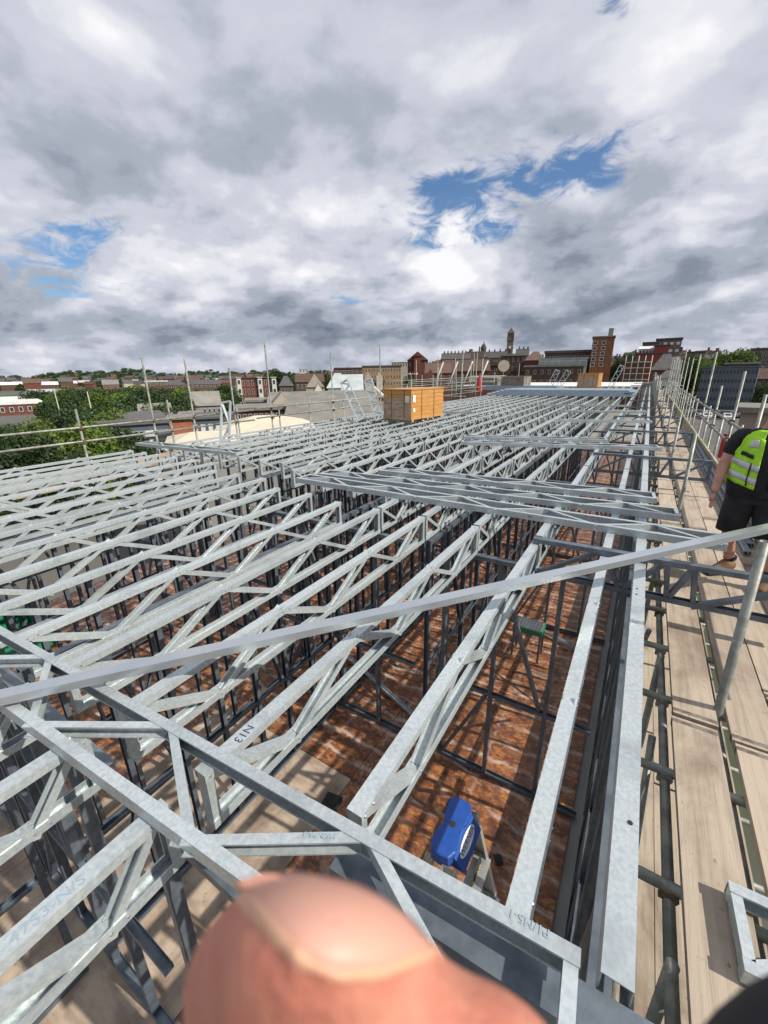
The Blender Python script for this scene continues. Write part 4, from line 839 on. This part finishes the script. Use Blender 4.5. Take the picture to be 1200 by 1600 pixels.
# ------------------------------------------------------------------ pallets
greywrap = mat('grey_wrap', (0.25, 0.22, 0.18), 0.5, 0, (0.18, 0.155, 0.13), 2, 5)
def pallet(label, x, y, rz, w, d, h, top_over=0.03, papers=True, z=ZT+0.005, cardb=cardb, wrapm=wrapm):
    o = thing('wrapped_pallet', label, 'pallet', (x, y, z), rz, None)
    for yy in (0.05, d/2-0.05, d-0.15): MB().box((0, yy, 0), (w, yy+0.1, 0.07)).obj('bearer', woodd, o)
    n = 7
    for i in range(n):
        z0 = 0.07+(h-0.10)*i/n; z1 = 0.07+(h-0.10)*(i+1)/n-0.004; j = 0.004*((i*7) % 3)
        MB().box((j, j, z0), (w-j, d-j, z1)).obj('sheet_stack', cardb, o)
    MB().box((0.01, -0.006, 0.06), (w*0.985, -0.002, h*0.74)).obj('film_wrap', wrapm, o)
    MB().box((-top_over, -top_over, h-0.03), (w+top_over, d+top_over, h)).obj('lid', cardb, o)
    for yy in (d*0.3, d*0.68): MB().box((w+0.005, yy, 0.05), (w+0.009, yy+0.016, h-0.03)).obj('strap', rubber, o)
    for xx in (w*0.3, w*0.75): MB().box((xx, -0.009, 0.05), (xx+0.016, -0.005, h-0.03)).obj('strap', rubber, o)
    if papers:
        MB().box((w*0.80, -0.014, h*0.60), (w*0.93, -0.0095, h*0.80)).obj('paper_label', paper, o)
        MB().box((w+0.0095, 0.08, h*0.60), (w+0.014, 0.22, h*0.82)).obj('paper_label', paper, o); MB().box((w+0.0095, 0.10, h*0.30), (w+0.014, 0.2, h*0.42)).obj('paper_label', paper, o)
    return o
pallet('large film wrapped pallet of orange brown boards standing on the roof trusses', -7.48, 12.08, -0.13, 1.15, 1.95, 1.03, 0.02)
pallet('greyish wrapped pallet at the far end of the roof, left one', -14.4, 40.2, -0.2, 2.4, 2.4, 1.05, 0.03, False, cardb=greywrap, wrapm=greywrap)
pallet('greyish wrapped pallet at the far end of the roof with pale lid', -11.2, 38.0, -0.15, 2.1, 1.6, 1.15, 0.03, False, cardb=greywrap, wrapm=greywrap)
pallet('orange topped wrapped pallet at the far end of the roof near the edge beam', -5.6, 43.0, -0.1, 1.75, 1.6, 1.3, 0.03, False)
# far white roof deck and standing frames
wd = thing('roof_deck', 'white membrane covered deck at the far end of the roof', 'roof deck', (0, 0, 0)); wd['kind'] = 'structure'
for k in range(8): MB().box((-20+2.42*k, 49, -1.62), (-17.6+2.42*k, 66, -1.5)).obj('deck_panel', whitem, wd)
lean(-9.2, 48.2, -1.5, -8.6, 48.6, 0.2, 'white frame leaning at the far roof end, left of the pair', 0.5, 3)
lean(-8.3, 48.2, -1.5, -7.5, 48.6, 0.15, 'white frame leaning at the far roof end, right of the pair', 0.5, 3)
lean(-3.3, 47.0, -1.5, -2.6, 47.4, 0.5, 'tall white frame leaning at the far roof end behind the orange pallet', 0.4, 3)
FS = thing('scaffold', 'distant tangle of scaffold tubes behind the large pallet', 'scaffold')
for k in range(22):
    x = random.uniform(-17, -11); y = random.uniform(28, 42); tub((x, y, -3), (x, y, random.uniform(-0.6, 1.6)), 'standard', par=FS, r=0.03)
for k in range(8):
    x = random.uniform(-17, -12); tub((x, 28, -1.1+0.1*k), (x+0.3, 42, -1.1+0.1*k), 'guard_rail', par=FS)
for k in range(6):
    y = 29+2.2*k; tub((-17, y, -1.6+0.28*k % 1.2), (-11, y, -1.6+0.28*k % 1.2), 'transom', par=FS)
for k in range(4): tub((-16+k*1.3, 34, -1.5), (-15.2+k*1.3, 34.4, 0.9), 'brace', par=FS, m=render_w, r=0.06)
FS2 = thing('scaffold', 'pale scaffold grid standing in front of the brown brick facade', 'scaffold')
A_ = at(972, 600, 78); B_ = at(1012, 600, 78)
for k in range(5):
    p = A_+(B_-A_)*k/4; tub((p[0], p[1], -11), (p[0], p[1], at(990, 556, 78)[2]), 'standard', par=FS2, r=0.05, m=creamr)
for k in range(5):
    z = at(990, 566+9*k, 78)[2]; tub((A_[0], A_[1], z), (B_[0], B_[1], z), 'ledger', par=FS2, r=0.06, m=creamr)
o = thing('folded_parasol', 'closed red parasol shape standing at the far end by the tubes', 'parasol', (-11.6, 33.5, -1.5)); MB().tube((0, 0, 0), (0, 0, 1.5), 0.03, 6).obj('pole', tubem, o); MB().tube((0, 0, 0.1), (0, 0, 0.9), 0.28, 8, 0.16).tube((0, 0, 0.9), (0, 0, 1.45), 0.16, 8, 0.03).obj('canopy', redm, o)
# ------------------------------------------------------------------ stepladder
LD = thing('stepladder', 'aluminium stepladder with bright blue top cap standing on the reddish floor', 'stepladder', (-0.53, 1.49, ZF+0.005))
HT = -2.30-ZF
caps = [(x_*0.92, y_*0.90) for x_, y_ in [(0.0, -0.185), (0.05, -0.178), (0.072, -0.13), (0.066, -0.05), (0.05, -0.01), (0.052, 0.01), (0.068, 0.05), (0.074, 0.13), (0.05, 0.178), (0.0, 0.185), (-0.05, 0.178), (-0.072, 0.13), (-0.066, 0.05), (-0.045, 0.01), (-0.045, -0.01), (-0.066, -0.05), (-0.072, -0.13), (-0.05, -0.178)]]
nC = len(caps)
MB().add([(x, y, HT-0.075) for x, y in caps]+[(x, y, HT-0.006) for x, y in caps]+[(x*0.92, y*0.96, HT) for x, y in caps], [(i, (i+1) % nC, nC+(i+1) % nC, nC+i) for i in range(nC)]+[(nC+i, nC+(i+1) % nC, 2*nC+(i+1) % nC, 2*nC+i) for i in range(nC)]+[tuple(range(2*nC, 3*nC)), tuple(reversed(range(nC)))]).obj('top_cap', bluep, LD)
for (x, y) in ((0.0, 0.005),): MB().tube((x, y, HT), (x, y, HT+0.001), 0.018, 14).obj('tool_hole', rubber, LD)
MB().add([(0.05, -0.125, HT-0.012), (0.05, 0.125, HT-0.012), (0.125, 0.125, HT-0.10), (0.125, -0.125, HT-0.10), (0.05, -0.125, HT-0.10), (0.05, 0.125, HT-0.10)], [(0, 3, 2, 1), (0, 1, 5, 4), (0, 4, 3), (1, 2, 5), (2, 3, 4, 5)]).obj('cap_skirt', bluep, LD)
sn = Vector((0.088, 0, 0.075)).normalized(); sc0 = Vector((0.0885, 0, HT-0.0545))+sn*0.002
ov = [sc0+Vector((0, math.cos(t_)*0.095, 0))+Vector((0.075, 0, -0.088)).normalized()*math.sin(t_)*0.030 for t_ in [2*math.pi*i_/24 for i_ in range(24)]]
MB().add(ov, [tuple(range(24))]).obj('name_plate', whitem, LD)
for s_ in (-1, 1):
    MB().ext(uprof(0.075, 0.028), (0.055, s_*0.165, HT-0.05), (0.62, s_*0.25, 0.01), (1, 0, 0.3)).obj('front_rail', alu, LD)
    MB().ext(uprof(0.04, 0.022), (-0.055, s_*0.15, HT-0.06), (-0.55, s_*0.24, 0.01), (1, 0, -0.3)).obj('rear_rail', alu, LD)
for k in range(1, 8):
    t = k/8.0; z = (HT-0.05)*(1-t); x = 0.055+(0.565)*t; yy = 0.165+0.085*t
    MB().box((x-0.035, -yy+0.012, z-0.02), (x+0.06, yy-0.012, z)).obj('step', alu, LD)
def text(body, size, m, mtx, parent=None, name='lettering', ext=0.0):
    cu = bpy.data.curves.new(name, 'FONT'); cu.body = body; cu.size = size; cu.align_x = 'CENTER'; cu.align_y = 'CENTER'; cu.extrude = ext
    tmp = bpy.data.objects.new('tmp', cu); C.objects.link(tmp); bpy.context.view_layer.update()
    me = bpy.data.meshes.new_from_object(tmp.evaluated_get(bpy.context.evaluated_depsgraph_get())); bpy.data.objects.remove(tmp)
    me.materials.clear(); me.materials.append(m); o = link(name, me); 
    if parent is not None:
        bpy.context.view_layer.update(); o.parent = parent; o.matrix_parent_inverse = parent.matrix_world.inverted()
    o.matrix_world = mtx; return o
def frame(o, x, z):
    x = Vector(x).normalized(); z = Vector(z); z = (z-x*z.dot(x)).normalized(); y = z.cross(x); return Matrix(((x.x, y.x, z.x, o[0]), (x.y, y.y, z.y, o[1]), (x.z, y.z, z.z, o[2]), (0, 0, 0, 1)))
text('WERNER', 0.042, bluep, frame((-0.53+0.0885+0.0035, 1.49, -2.3545+0.003+0.005), (0, 1, 0), (0.088, 0, 0.075)), LD)
MB().add([(0.13, -0.13, HT-0.30), (0.13, 0.13, HT-0.30), (0.155, 0.13, HT-0.40), (0.155, -0.13, HT-0.40)], [(0, 1, 2, 3)]).obj('step_label', rubber, LD)
text('MAX LOAD', 0.042, yell, frame((-0.53+0.1455, 1.49, -2.649), (0, 1, 0), (1, 0, 0.25)), LD)
# writing on the steel
T3 = [o for o in bpy.data.objects if o.name.startswith('roof_truss') and o.get('label', '').startswith('roof truss, third line') and 'second bay' in o['label']][0]
T3b = [o for o in bpy.data.objects if o.name.startswith('roof_truss') and o.get('label', '').startswith('roof truss in the lower left bay') and 'third line' in o['label']][0]
T2 = [o for o in bpy.data.objects if o.name.startswith('roof_truss') and o.get('label', '').startswith('roof truss, second line') and 'second bay' in o['label']][0]
text('N13', 0.055, inkm, frame((-1.285, 0.86, ZT+0.001), (0.12, -1, 0), (0, 0, 1)), T3, 'handwriting')
text('47S3-N/S', 0.05, inkf, frame((-1.285, 0.13, ZT+0.001), (0.03, 1, 0), (0, 0, 1)), T3b, 'handwriting')
text('MS/NPA-1', 0.026, inkf, frame((-0.688, 0.676, -1.4295), (-0.113, -0.059, 0), (0, 0, 1)), ft, 'handwriting')
text('P1/M5-1', 0.032, inkf, frame((-0.05, 0.797, -1.4295), (-1, -0.065, 0), (0, 0, 1)), ft, 'handwriting')
A1 = [o for o in bpy.data.objects if o.get('label', '') == 'dark truss lying on the roof, nearest of the group of three'][0]
text('M1', 0.04, inkm, frame((-0.85, 4.304, -1.465), (1, 0, 0), (0, -1, 0)), A1, 'handwriting')
# green step platform and crate seen through the frames
o = thing('step_platform', 'small green rimmed platform with perforated pale top seen below the channel', 'platform', (-1.1, 6.45, -4.2)); o.scale = (0.8, 0.8, 1)
MB().box((-0.3, -0.22, 0), (0.3, 0.22, 0.08)).obj('frame', greenp, o); MB().box((-0.27, -0.19, 0.081), (0.27, 0.19, 0.09)).obj('tread', alu, o)
for i in range(8):
    for j in range(5): MB().box((-0.24+i*0.065, -0.16+j*0.075, 0.0905), (-0.215+i*0.065, -0.145+j*0.075, 0.0925)).obj('perforation', rubber, o)
for sx in (-1, 1):
    for sy in (-1, 1): MB().box((sx*0.27-0.02, sy*0.19-0.02, -0.53), (sx*0.27+0.02, sy*0.19+0.02, 0)).obj('leg', steel_f, o)
o = thing('green_crate', 'bright green plastic tub on the floor at the left edge', 'tub', (-9.3, 1.95, ZF+0.01))
MB().box((-0.5, -0.35, 0), (0.5, 0.35, 0.04)).box((-0.5, -0.35, 0.04), (0.5, -0.31, 0.5)).box((-0.5, 0.31, 0.04), (0.5, 0.35, 0.5)).box((-0.5, -0.31, 0.04), (-0.46, 0.31, 0.5)).box((0.46, -0.31, 0.04), (0.5, 0.31, 0.5)).obj('body', greenp, o); MB().box((-0.53, -0.38, 0.5), (0.53, -0.35, 0.53)).box((-0.53, 0.35, 0.5), (0.53, 0.38, 0.53)).obj('rim', greenp, o)
# scraps on the floor
for k, (x, y, s_) in enumerate(((-0.95, 2.0, 0.12), (-0.1, 2.35, 0.1), (-0.55, 3.0, 0.09), (-2.4, 2.6, 0.2), (-1.2, 1.5, 0.1))):
    o = tag(MB().box((-s_/2, -s_/2.5, 0), (s_/2, s_/2.5, 0.015)).box((-s_/3, -s_/3, 0.015), (s_/3, s_/4, 0.02)).obj('dark_offcut', rubber), 'dark offcut lying on the reddish floor, %s of five' % ORD[k+1], 'offcut', 'offcuts on the floor'); o.location = (x, y, ZF+0.008); o.rotation_euler = (0, 0, k*1.1)
rr = random.Random(3)
SP = [(rr.uniform(-4.2, -0.4), rr.uniform(4.3, 10.5), rr.uniform(0.8, 2.2)) for _ in range(9)]; NS = sorted(p[1] for p in SP)
for k, (x, y, L) in enumerate(SP):
    o = tag(MB().ext(uprof(0.06, 0.04), (-L/2, 0, 0.04), (L/2, 0, 0.04), (0, 1, 0)).obj('loose_stud', steel), '%s of the loose studs lying on the floor, nearest first' % ORD[NS.index(y)+1], 'stud', 'loose studs on the floor'); o.location = (x, y, ZF+0.01+0.042*(k % 2)); o.rotation_euler = (0, 0, rr.uniform(0, 3))
# ------------------------------------------------------------------ the person on the deck
def skinned(name, pts, edges, rad, m, parent, sub=2, root=0):
    me = bpy.data.meshes.new(name); me.from_pydata(pts, edges, []); o = link(name, me, None)
    sk = o.modifiers.new('s', 'SKIN'); sk.use_smooth_shade = True
    for i, r_ in enumerate(rad): me.skin_vertices[0].data[i].radius = (r_, r_) if not isinstance(r_, tuple) else r_; me.skin_vertices[0].data[i].use_root = (i == root)
    ss = o.modifiers.new('u', 'SUBSURF'); ss.levels = sub; ss.render_levels = sub
    bpy.context.view_layer.update(); m2 = bpy.data.meshes.new_from_object(o.evaluated_get(bpy.context.evaluated_depsgraph_get())); bpy.data.objects.remove(o)
    m2.materials.clear(); m2.materials.append(m); m2.polygons.foreach_set('use_smooth', [True]*len(m2.polygons)); return link(name, m2, parent)
PP = Vector((0.99, 4.97, 0))
pe = thing('person', 'person in black tee shirt and shorts with lime hi-vis vest walking on the deck', 'person', (PP.x, PP.y, DZ))
L_ = lambda x, y, z: (x-PP.x, y-PP.y, z-DZ)
pts = [L_(1.01, 4.99, -1.08), L_(1.0, 4.98, -0.86), L_(1.0, 4.96, -0.66), L_(1.0, 4.92, -0.50), L_(1.0, 4.88, -0.38), L_(1.0, 4.86, -0.26),
       L_(0.80, 4.96, -0.58), L_(0.725, 4.95, -0.88), L_(0.70, 4.86, -1.12),           # 6-8 left arm in view
       L_(1.22, 4.96, -0.58), L_(1.31, 4.95, -0.88), L_(1.32, 4.84, -1.12),            # 9-11
       L_(0.93, 4.99, -1.16), L_(0.90, 4.99, -1.52), L_(0.985, 5.09, -1.86),           # 12-14
       L_(1.12, 4.97, -1.16), L_(1.17, 4.86, -1.52), L_(1.25, 4.80, -1.86)]
eds = [(0, 1), (1, 2), (2, 3), (3, 4), (4, 5), (2, 6), (6, 7), (7, 8), (2, 9), (9, 10), (10, 11), (0, 12), (12, 13), (13, 14), (0, 15), (15, 16), (16, 17)]
rad = [0.13, 0.135, 0.15, 0.065, 0.06, 0.06, 0.062, 0.05, 0.033, 0.062, 0.05, 0.033, 0.095, 0.062, 0.045, 0.095, 0.062, 0.045]
skinned('body', pts, eds, rad, skin, pe)
# head: face with nose, ears and hair
hx, hy, hz_ = L_(1.0, 4.85, -0.25)
def ell(c, r, n=20, m_=14, f=None):
    vs = []; fs = []
    for j in range(m_+1):
        t = math.pi*j/m_
        for i in range(n):
            p = 2*math.pi*i/n; v = [math.sin(t)*math.cos(p), math.sin(t)*math.sin(p), math.cos(t)]
            if f: v = f(v)
            vs.append((c[0]+v[0]*r[0], c[1]+v[1]*r[1], c[2]+v[2]*r[2]))
    for j in range(m_):
        for i in range(n): fs.append((j*n+i, (j+1)*n+i, (j+1)*n+(i+1) % n, j*n+(i+1) % n))
    return vs, fs
def headf(v):
    x, y, z = v
    if z < -0.1: x *= 1-0.22*(-z); y *= 1-0.12*(-z)
    if y < -0.85 and abs(x) < 0.3 and -0.35 < z < 0.15: y -= 0.18*(1-abs(x)/0.3)
    return (x, y, z)
MB().add(*ell((hx, hy, hz_+0.06), (0.075, 0.095, 0.125), f=headf)).obj('head', skin, pe, True)
MB().add(*ell((hx, hy+0.018, hz_+0.09), (0.082, 0.096, 0.108))).obj('hair', mat('dark_hair', (0.03, 0.02, 0.015), 0.8), pe, True)
for s_ in (-1, 1):
    MB().add(*ell((hx+s_*0.078, hy+0.005, hz_+0.05), (0.012, 0.02, 0.032), 8, 6)).obj('ear', skin, pe, True); MB().add(*ell((hx+s_*0.03, hy-0.086, hz_+0.065), (0.012, 0.008, 0.008), 8, 6)).obj('eye', winw, pe, True)
MB().box((hx-0.022, hy-0.092, hz_-0.002), (hx+0.022, hy-0.080, hz_+0.006)).obj('mouth', mat('lips', (0.3, 0.1, 0.08), 0.5), pe)
def hand(wr, d, side):
    wr = Vector(wr); d = Vector(d).normalized(); sd_ = Vector(side).normalized(); P = [wr, wr+d*0.05, wr+d*0.085]; E = [(0, 1), (1, 2)]; R = [0.026, (0.036), (0.034)]
    o = skinned('hand', [tuple(p) for p in P], E, [(0.022, 0.03), (0.02, 0.04), (0.018, 0.04)], skin, pe, 1)
    for k in range(4):
        off = sd_*(-0.027+0.018*k); ln = (0.030, 0.034, 0.032, 0.025)[k]; b0 = wr+d*0.075+off; crv = Vector((-0.1, -0.6, -0.2))
        p1 = b0+d*ln; p2 = p1+(d+crv*0.7).normalized()*ln*0.8; p3 = p2+(d+crv*1.8).normalized()*ln*0.6
        skinned('finger', [tuple(b0), tuple(p1), tuple(p2), tuple(p3)], [(0, 1), (1, 2), (2, 3)], [0.0095, 0.009, 0.0085, 0.007], skin, pe, 1)
    b0 = wr+d*0.03-sd_*0.03; skinned('thumb', [tuple(b0), tuple(b0+d*0.03-sd_*0.02), tuple(b0+d*0.06-sd_*0.022)], [(0, 1), (1, 2)], [0.013, 0.011, 0.009], skin, pe, 1)
hand(pts[8], (-0.05, -0.25, -1), (0.25, -1, 0.2)); hand(pts[11], (0.05, -0.25, -1), (-0.2, -1, 0.2))
def loft(rings, n=28, a0=0, a1=2*math.pi, close=True):
    vs = []; m_ = n if close else n+1
    for (c, rx, ry) in rings:
        for i in range(m_):
            t = a0+(a1-a0)*i/n; wob = 1+0.018*math.sin(5*t+c[2]*17)+0.012*math.sin(11*t-c[2]*29); vs.append((c[0]+rx*math.cos(t)*wob, c[1]+ry*math.sin(t)*wob, c[2]))
    fs = []
    for j in range(len(rings)-1):
        for i in range(n if close else n):
            k = (i+1) % m_ if close else i+1; fs.append((j*m_+i, (j+1)*m_+i, (j+1)*m_+k, j*m_+k))
    return vs, fs
def solid(o, t=0.006):
    md = o.modifiers.new('thick', 'SOLIDIFY'); md.thickness = t; return o
tors = [((0.0, 0.01, 0.86), 0.19, 0.15), ((0.0, 0.01, 1.0), 0.195, 0.15), ((0.0, 0.0, 1.15), 0.20, 0.15), ((0.0, -0.01, 1.3), 0.215, 0.145), ((0.0, -0.02, 1.40), 0.225, 0.125), ((0.0, -0.04, 1.46), 0.17, 0.09), ((0.0, -0.06, 1.49), 0.08, 0.07)]
solid(MB().add(*loft(tors)).obj('tee_shirt', black, pe, True))
for s_, i0, i1 in ((-1, 6, 7), (1, 9, 10)):
    a = Vector(pts[i0]); b = Vector(pts[i1])
    skinned('sleeve', [tuple(a+Vector((-s_*0.09, 0, 0.0))), tuple(a+Vector((-s_*0.01, 0, 0.0))), tuple(a+(b-a)*0.35), tuple(a+(b-a)*0.66)], [(0, 1), (1, 2), (2, 3)], [0.10, 0.093, 0.083, 0.080], black, pe, 2)
for i0, i1, s_ in ((12, 13, -1), (15, 16, 1)):
    a = Vector(pts[i0]); b = Vector(pts[i1]); k = a+(b-a)*0.95
    solid(MB().add(*loft([((a.x*0.8, a.y, a.z+0.10), 0.125, 0.145), ((a.x, a.y, a.z), 0.125, 0.145), (tuple(a+(b-a)*0.5), 0.118, 0.13), (tuple(k), 0.110, 0.12)], 20)).obj('shorts_leg', black, pe, True))
MB().add(*loft([((0.01, 0.01, 0.80), 0.15, 0.13), ((0.01, 0.01, 0.88), 0.195, 0.155), ((0, 0.01, 1.0), 0.198, 0.155)])).obj('shorts', black, pe, True)
# vest: open panel over the front left, with a strap over the shoulder
PI = math.pi
def patch(zs, a0, a1, gro, m, nm, n=14):
    rs = []
    for z in zs:
        for k in range(len(tors)-1):
            if tors[k][0][2] <= z <= tors[k+1][0][2]+1e-6:
                t = (z-tors[k][0][2])/(tors[k+1][0][2]-tors[k][0][2]); c0, x0, y0 = tors[k]; c1, x1, y1 = tors[k+1]
                rs.append(((c0[0]+(c1[0]-c0[0])*t, c0[1]+(c1[1]-c0[1])*t, z), x0+(x1-x0)*t+gro, y0+(y1-y0)*t+gro)); break
    return solid(MB().add(*loft(rs, n, a0, a1, False)).obj(nm, m, pe, True), 0.005)
zz = [0.92, 1.0, 1.08, 1.16, 1.24, 1.32, 1.38]
def vpatch(zs, A0, A1, gro, m, nm, tilt=0.0, n=16):
    vs = []
    for r_i, z in enumerate(zs):
        for k in range(len(tors)-1):
            if tors[k][0][2] <= z <= tors[k+1][0][2]+1e-6:
                t = (z-tors[k][0][2])/(tors[k+1][0][2]-tors[k][0][2]); c0, x0, y0 = tors[k]; c1, x1, y1 = tors[k+1]
                cx_, cy_, rx, ry = c0[0]+(c1[0]-c0[0])*t, c0[1]+(c1[1]-c0[1])*t, x0+(x1-x0)*t+gro, y0+(y1-y0)*t+gro; break
        for i in range(n+1):
            th = A0(z)+(A1(z)-A0(z))*i/n; wr = 1+0.035*math.sin(th*9+z*31)+0.02*math.sin(th*23-z*47)
            vs.append((cx_+rx*math.cos(th)*wr, cy_+ry*math.sin(th)*wr, z+tilt*(cx_+rx*math.cos(th))))
    fs = [(j*(n+1)+i, (j+1)*(n+1)+i, (j+1)*(n+1)+i+1, j*(n+1)+i+1) for j in range(len(zs)-1) for i in range(n)]
    return solid(MB().add(vs, fs).obj(nm, m, pe, True), 0.005)
ls_ = lambda a, b: (lambda z: PI*(a+(b-a)*min(1, max(0, (z-0.95)/0.47))))
zf = [0.94+0.03*k for k in range(16)]
vpatch(zf, ls_(0.98, 1.30), ls_(1.46, 1.45), 0.022, hiv, 'vest_panel', -0.35); vpatch(zf, ls_(1.62, 1.62), ls_(1.95, 1.80), 0.022, hiv, 'vest_panel'); vpatch(zf, lambda z: PI*0.1, lambda z: PI*0.9, 0.022, hiv, 'vest_back')
patch([1.37, 1.42, 1.46, 1.485], PI*1.26, PI*1.44, 0.024, hiv, 'vest_strap')
for z0 in (0.985, 1.10): vpatch([z0, z0+0.03, z0+0.055], ls_(0.98, 1.30), ls_(1.46, 1.45), 0.030, refl, 'reflective_band', -0.35); vpatch([z0, z0+0.055], ls_(1.62, 1.62), ls_(1.95, 1.80), 0.030, refl, 'reflective_band')
vpatch([1.33, 1.36, 1.40], ls_(1.30, 1.33), ls_(1.45, 1.40), 0.032, refl, 'reflective_band')
vpatch([1.20, 1.235], lambda z: PI*1.24, lambda z: PI*1.38, 0.034, rubber, 'radio_tab', -0.35); vpatch([0.95, 1.0, 1.1, 1.16], lambda z: PI*1.36, lambda z: PI*1.375, 0.034, rubber, 'zip', -0.35)
for (i, dx, dy) in ((14, -0.22, -0.17), (17, -0.12, -0.22)):
    a = Vector(pts[i]); d_ = Vector((dx, dy, 0)).normalized()
    skinned('boot', [(a.x, a.y, 0.16), (a.x, a.y, 0.075), tuple(Vector((a.x, a.y, 0.055))+d_*0.10), tuple(Vector((a.x, a.y, 0.045))+d_*0.19), tuple(Vector((a.x, a.y, 0.05))-d_*0.04)], [(0, 1), (1, 2), (2, 3), (1, 4)], [0.062, 0.062, 0.05, 0.045, 0.05], bootm, pe, 2)
    MB().tube((a.x, a.y, 0.16), (a.x, a.y, 0.20), 0.055, 12).obj('sock', black, pe)
    MB().ext([(-0.045, 0), (0.045, 0), (0.05, 0.02), (-0.05, 0.02)], tuple(Vector((a.x, a.y, 0.0))-d_*0.08), tuple(Vector((a.x, a.y, 0.0))+d_*0.23), d_.cross(Vector((0, 0, 1)))).obj('sole', rubber, pe)
# ------------------------------------------------------------------ fingertip right in front of the lens, and the dark edge at the corner
DF = 0.030; KF = DF/F
def sdf(p):
    def e(c, r): 
        q_ = (p-np.array(c))/np.array(r); k0 = np.linalg.norm(q_, axis=1); return (k0-1.0)*min(r)
    a = e((488, 1572, 0), (203, 204, 190)); b = e((672, 1748, 40), (232, 235, 210)); c = e((900, 1990, 80), (270, 260, 230)); k = 70.0
    def smin(a, b): h = np.clip(0.5+0.5*(b-a)/k, 0, 1); return b*(1-h)+a*h-k*h*(1-h)
    return smin(smin(a, b), c)
def rayhit(o, d, lo=0.0, hi=1300.0):
    L0 = np.full(len(d), lo); H0 = np.full(len(d), hi)
    for _ in range(40):
        mid = (L0+H0)/2; s_ = sdf(o+d*mid[:, None]); ins = s_ < 0; L0 = np.where(ins, mid, L0); H0 = np.where(ins, H0, mid)
    return o+d*((L0+H0)/2)[:, None]
def seg(p, a, b):
    a = np.array(a, float); b = np.array(b, float); t = np.clip(((p-a)@(b-a))/((b-a)@(b-a)), 0, 1); return np.linalg.norm(p-(a+t[:, None]*(b-a)), axis=1)
def ridge(P):
    p = P[:, :2]; fr = (P[:, 2] < 30)
    lf = np.minimum(seg(p, (362, 1372), (408, 1425)), seg(p, (408, 1425), (462, 1490)))
    cu = np.minimum.reduce([seg(p, (470, 1500), (530, 1526)), seg(p, (530, 1526), (600, 1520)), seg(p, (600, 1520), (672, 1486))])
    return fr*(9*np.exp(-(lf/14)**2)+6*np.exp(-(cu/15)**2))
na_, nb_ = 160, 120; ii, jj = np.meshgrid(np.arange(na_), np.arange(nb_+1)); ph = 2*np.pi*ii/na_; th = np.pi*jj/nb_
d = np.stack([np.sin(th)*np.cos(ph), np.sin(th)*np.sin(ph), np.cos(th)], -1).reshape(-1, 3); o0 = np.array((600., 1660., 20.))
P = rayhit(np.repeat(o0[None], len(d), 0), d); nrm = (P-np.array((520, 1600, 30.))); nrm /= np.linalg.norm(nrm, axis=1)[:, None]
P = P+nrm*ridge(P)[:, None]
def toloc(P): return [((x-600)*KF*(1+z/F), -(y-800)*KF*(1+z/F), -DF*(1+z/F)) for x, y, z in P]
fs = [(j*na_+i, j*na_+(i+1) % na_, (j+1)*na_+(i+1) % na_, (j+1)*na_+i) for j in range(nb_) for i in range(na_)]
fskin = mat('finger_skin', (0.58, 0.24, 0.165), 0.62, 0, (0.50, 0.175, 0.12), 130, 4, 0.25, 900, coord='Object')
fskin.node_tree.nodes['Principled BSDF'].inputs['Subsurface Weight'].default_value = 0.35
fskin.node_tree.nodes['Principled BSDF'].inputs['Subsurface Radius'].default_value = (0.004, 0.0015, 0.001)
fo = thing('fingertip', 'large blurred fingertip with short nail covering the bottom of the view', 'finger'); fo.matrix_world = R3.to_4x4()
rv = ridge(P); calm = mat('fold_skin', (0.64, 0.36, 0.23), 0.6)
fo_ = MB().add(toloc(P), fs).obj('finger', [fskin, calm], fo, True)
for i, f_ in enumerate(fs):
    if np.mean(rv[list(f_)]) > 4.0: fo_.data.polygons[i].material_index = 1
poly = [(366, 1378), (388, 1412), (420, 1450), (462, 1494), (520, 1520), (596, 1516), (662, 1488), (668, 1470), (640, 1438), (600, 1408), (545, 1384), (470, 1368), (410, 1364)]
def inside(x, y):
    c = False
    for i in range(len(poly)):
        (x1, y1), (x2, y2) = poly[i], poly[i-1]
        if (y1 > y) != (y2 > y) and x < (x2-x1)*(y-y1)/(y2-y1)+x1: c = not c
    return c
ctr = np.array((520., 1445.)); ring = np.array(poly, float); R_, T_ = 10, 5; vs2 = []
rp = []
for i in range(len(ring)):
    for t_ in range(T_): rp.append(ring[i]*(1-t_/T_)+ring[(i+1) % len(ring)]*(t_/T_))
rp = np.array(rp); nr = len(rp)
for k in range(R_+1):
    for p in rp: q_ = ctr+(p-ctr)*(k/R_); vs2.append((q_[0], q_[1], 0.0))
vs2 = np.array(vs2)
zc_ = np.array([300.0]*len(vs2)); lo_, hi_ = np.full(len(vs2), -260.0), np.full(len(vs2), 60.0)
for _ in range(30):
    mid = (lo_+hi_)/2; s_ = sdf(np.stack([vs2[:, 0], vs2[:, 1], mid], 1)); hi_ = np.where(s_ < 0, mid, hi_); lo_ = np.where(s_ < 0, lo_, mid)
kk = np.repeat(np.arange(R_+1)/R_, nr); vs2[:, 2] = np.minimum(hi_, -10)-6*(1-kk**6)
fs2 = [(k*nr+i, k*nr+(i+1) % nr, (k+1)*nr+(i+1) % nr, (k+1)*nr+i) for k in range(R_) for i in range(nr)]
nailm = mat('nail', (0.60, 0.30, 0.22), 0.55, 0, (0.64, 0.34, 0.26), 60, 3)
solid(MB().add(toloc(vs2), fs2).obj('nail', nailm, fo, True), 0.0002)
o = thing('black_cloth_edge', 'blurred black edge intruding at the bottom right corner of the view', 'cloth edge'); o.matrix_world = R3.to_4x4()
MB().add(*(lambda r: (toloc(r[0]), r[1]))(ell((1330, 1790, 0), (300, 300, 150), 32, 20))).obj('cloth_fold', black, o, True)
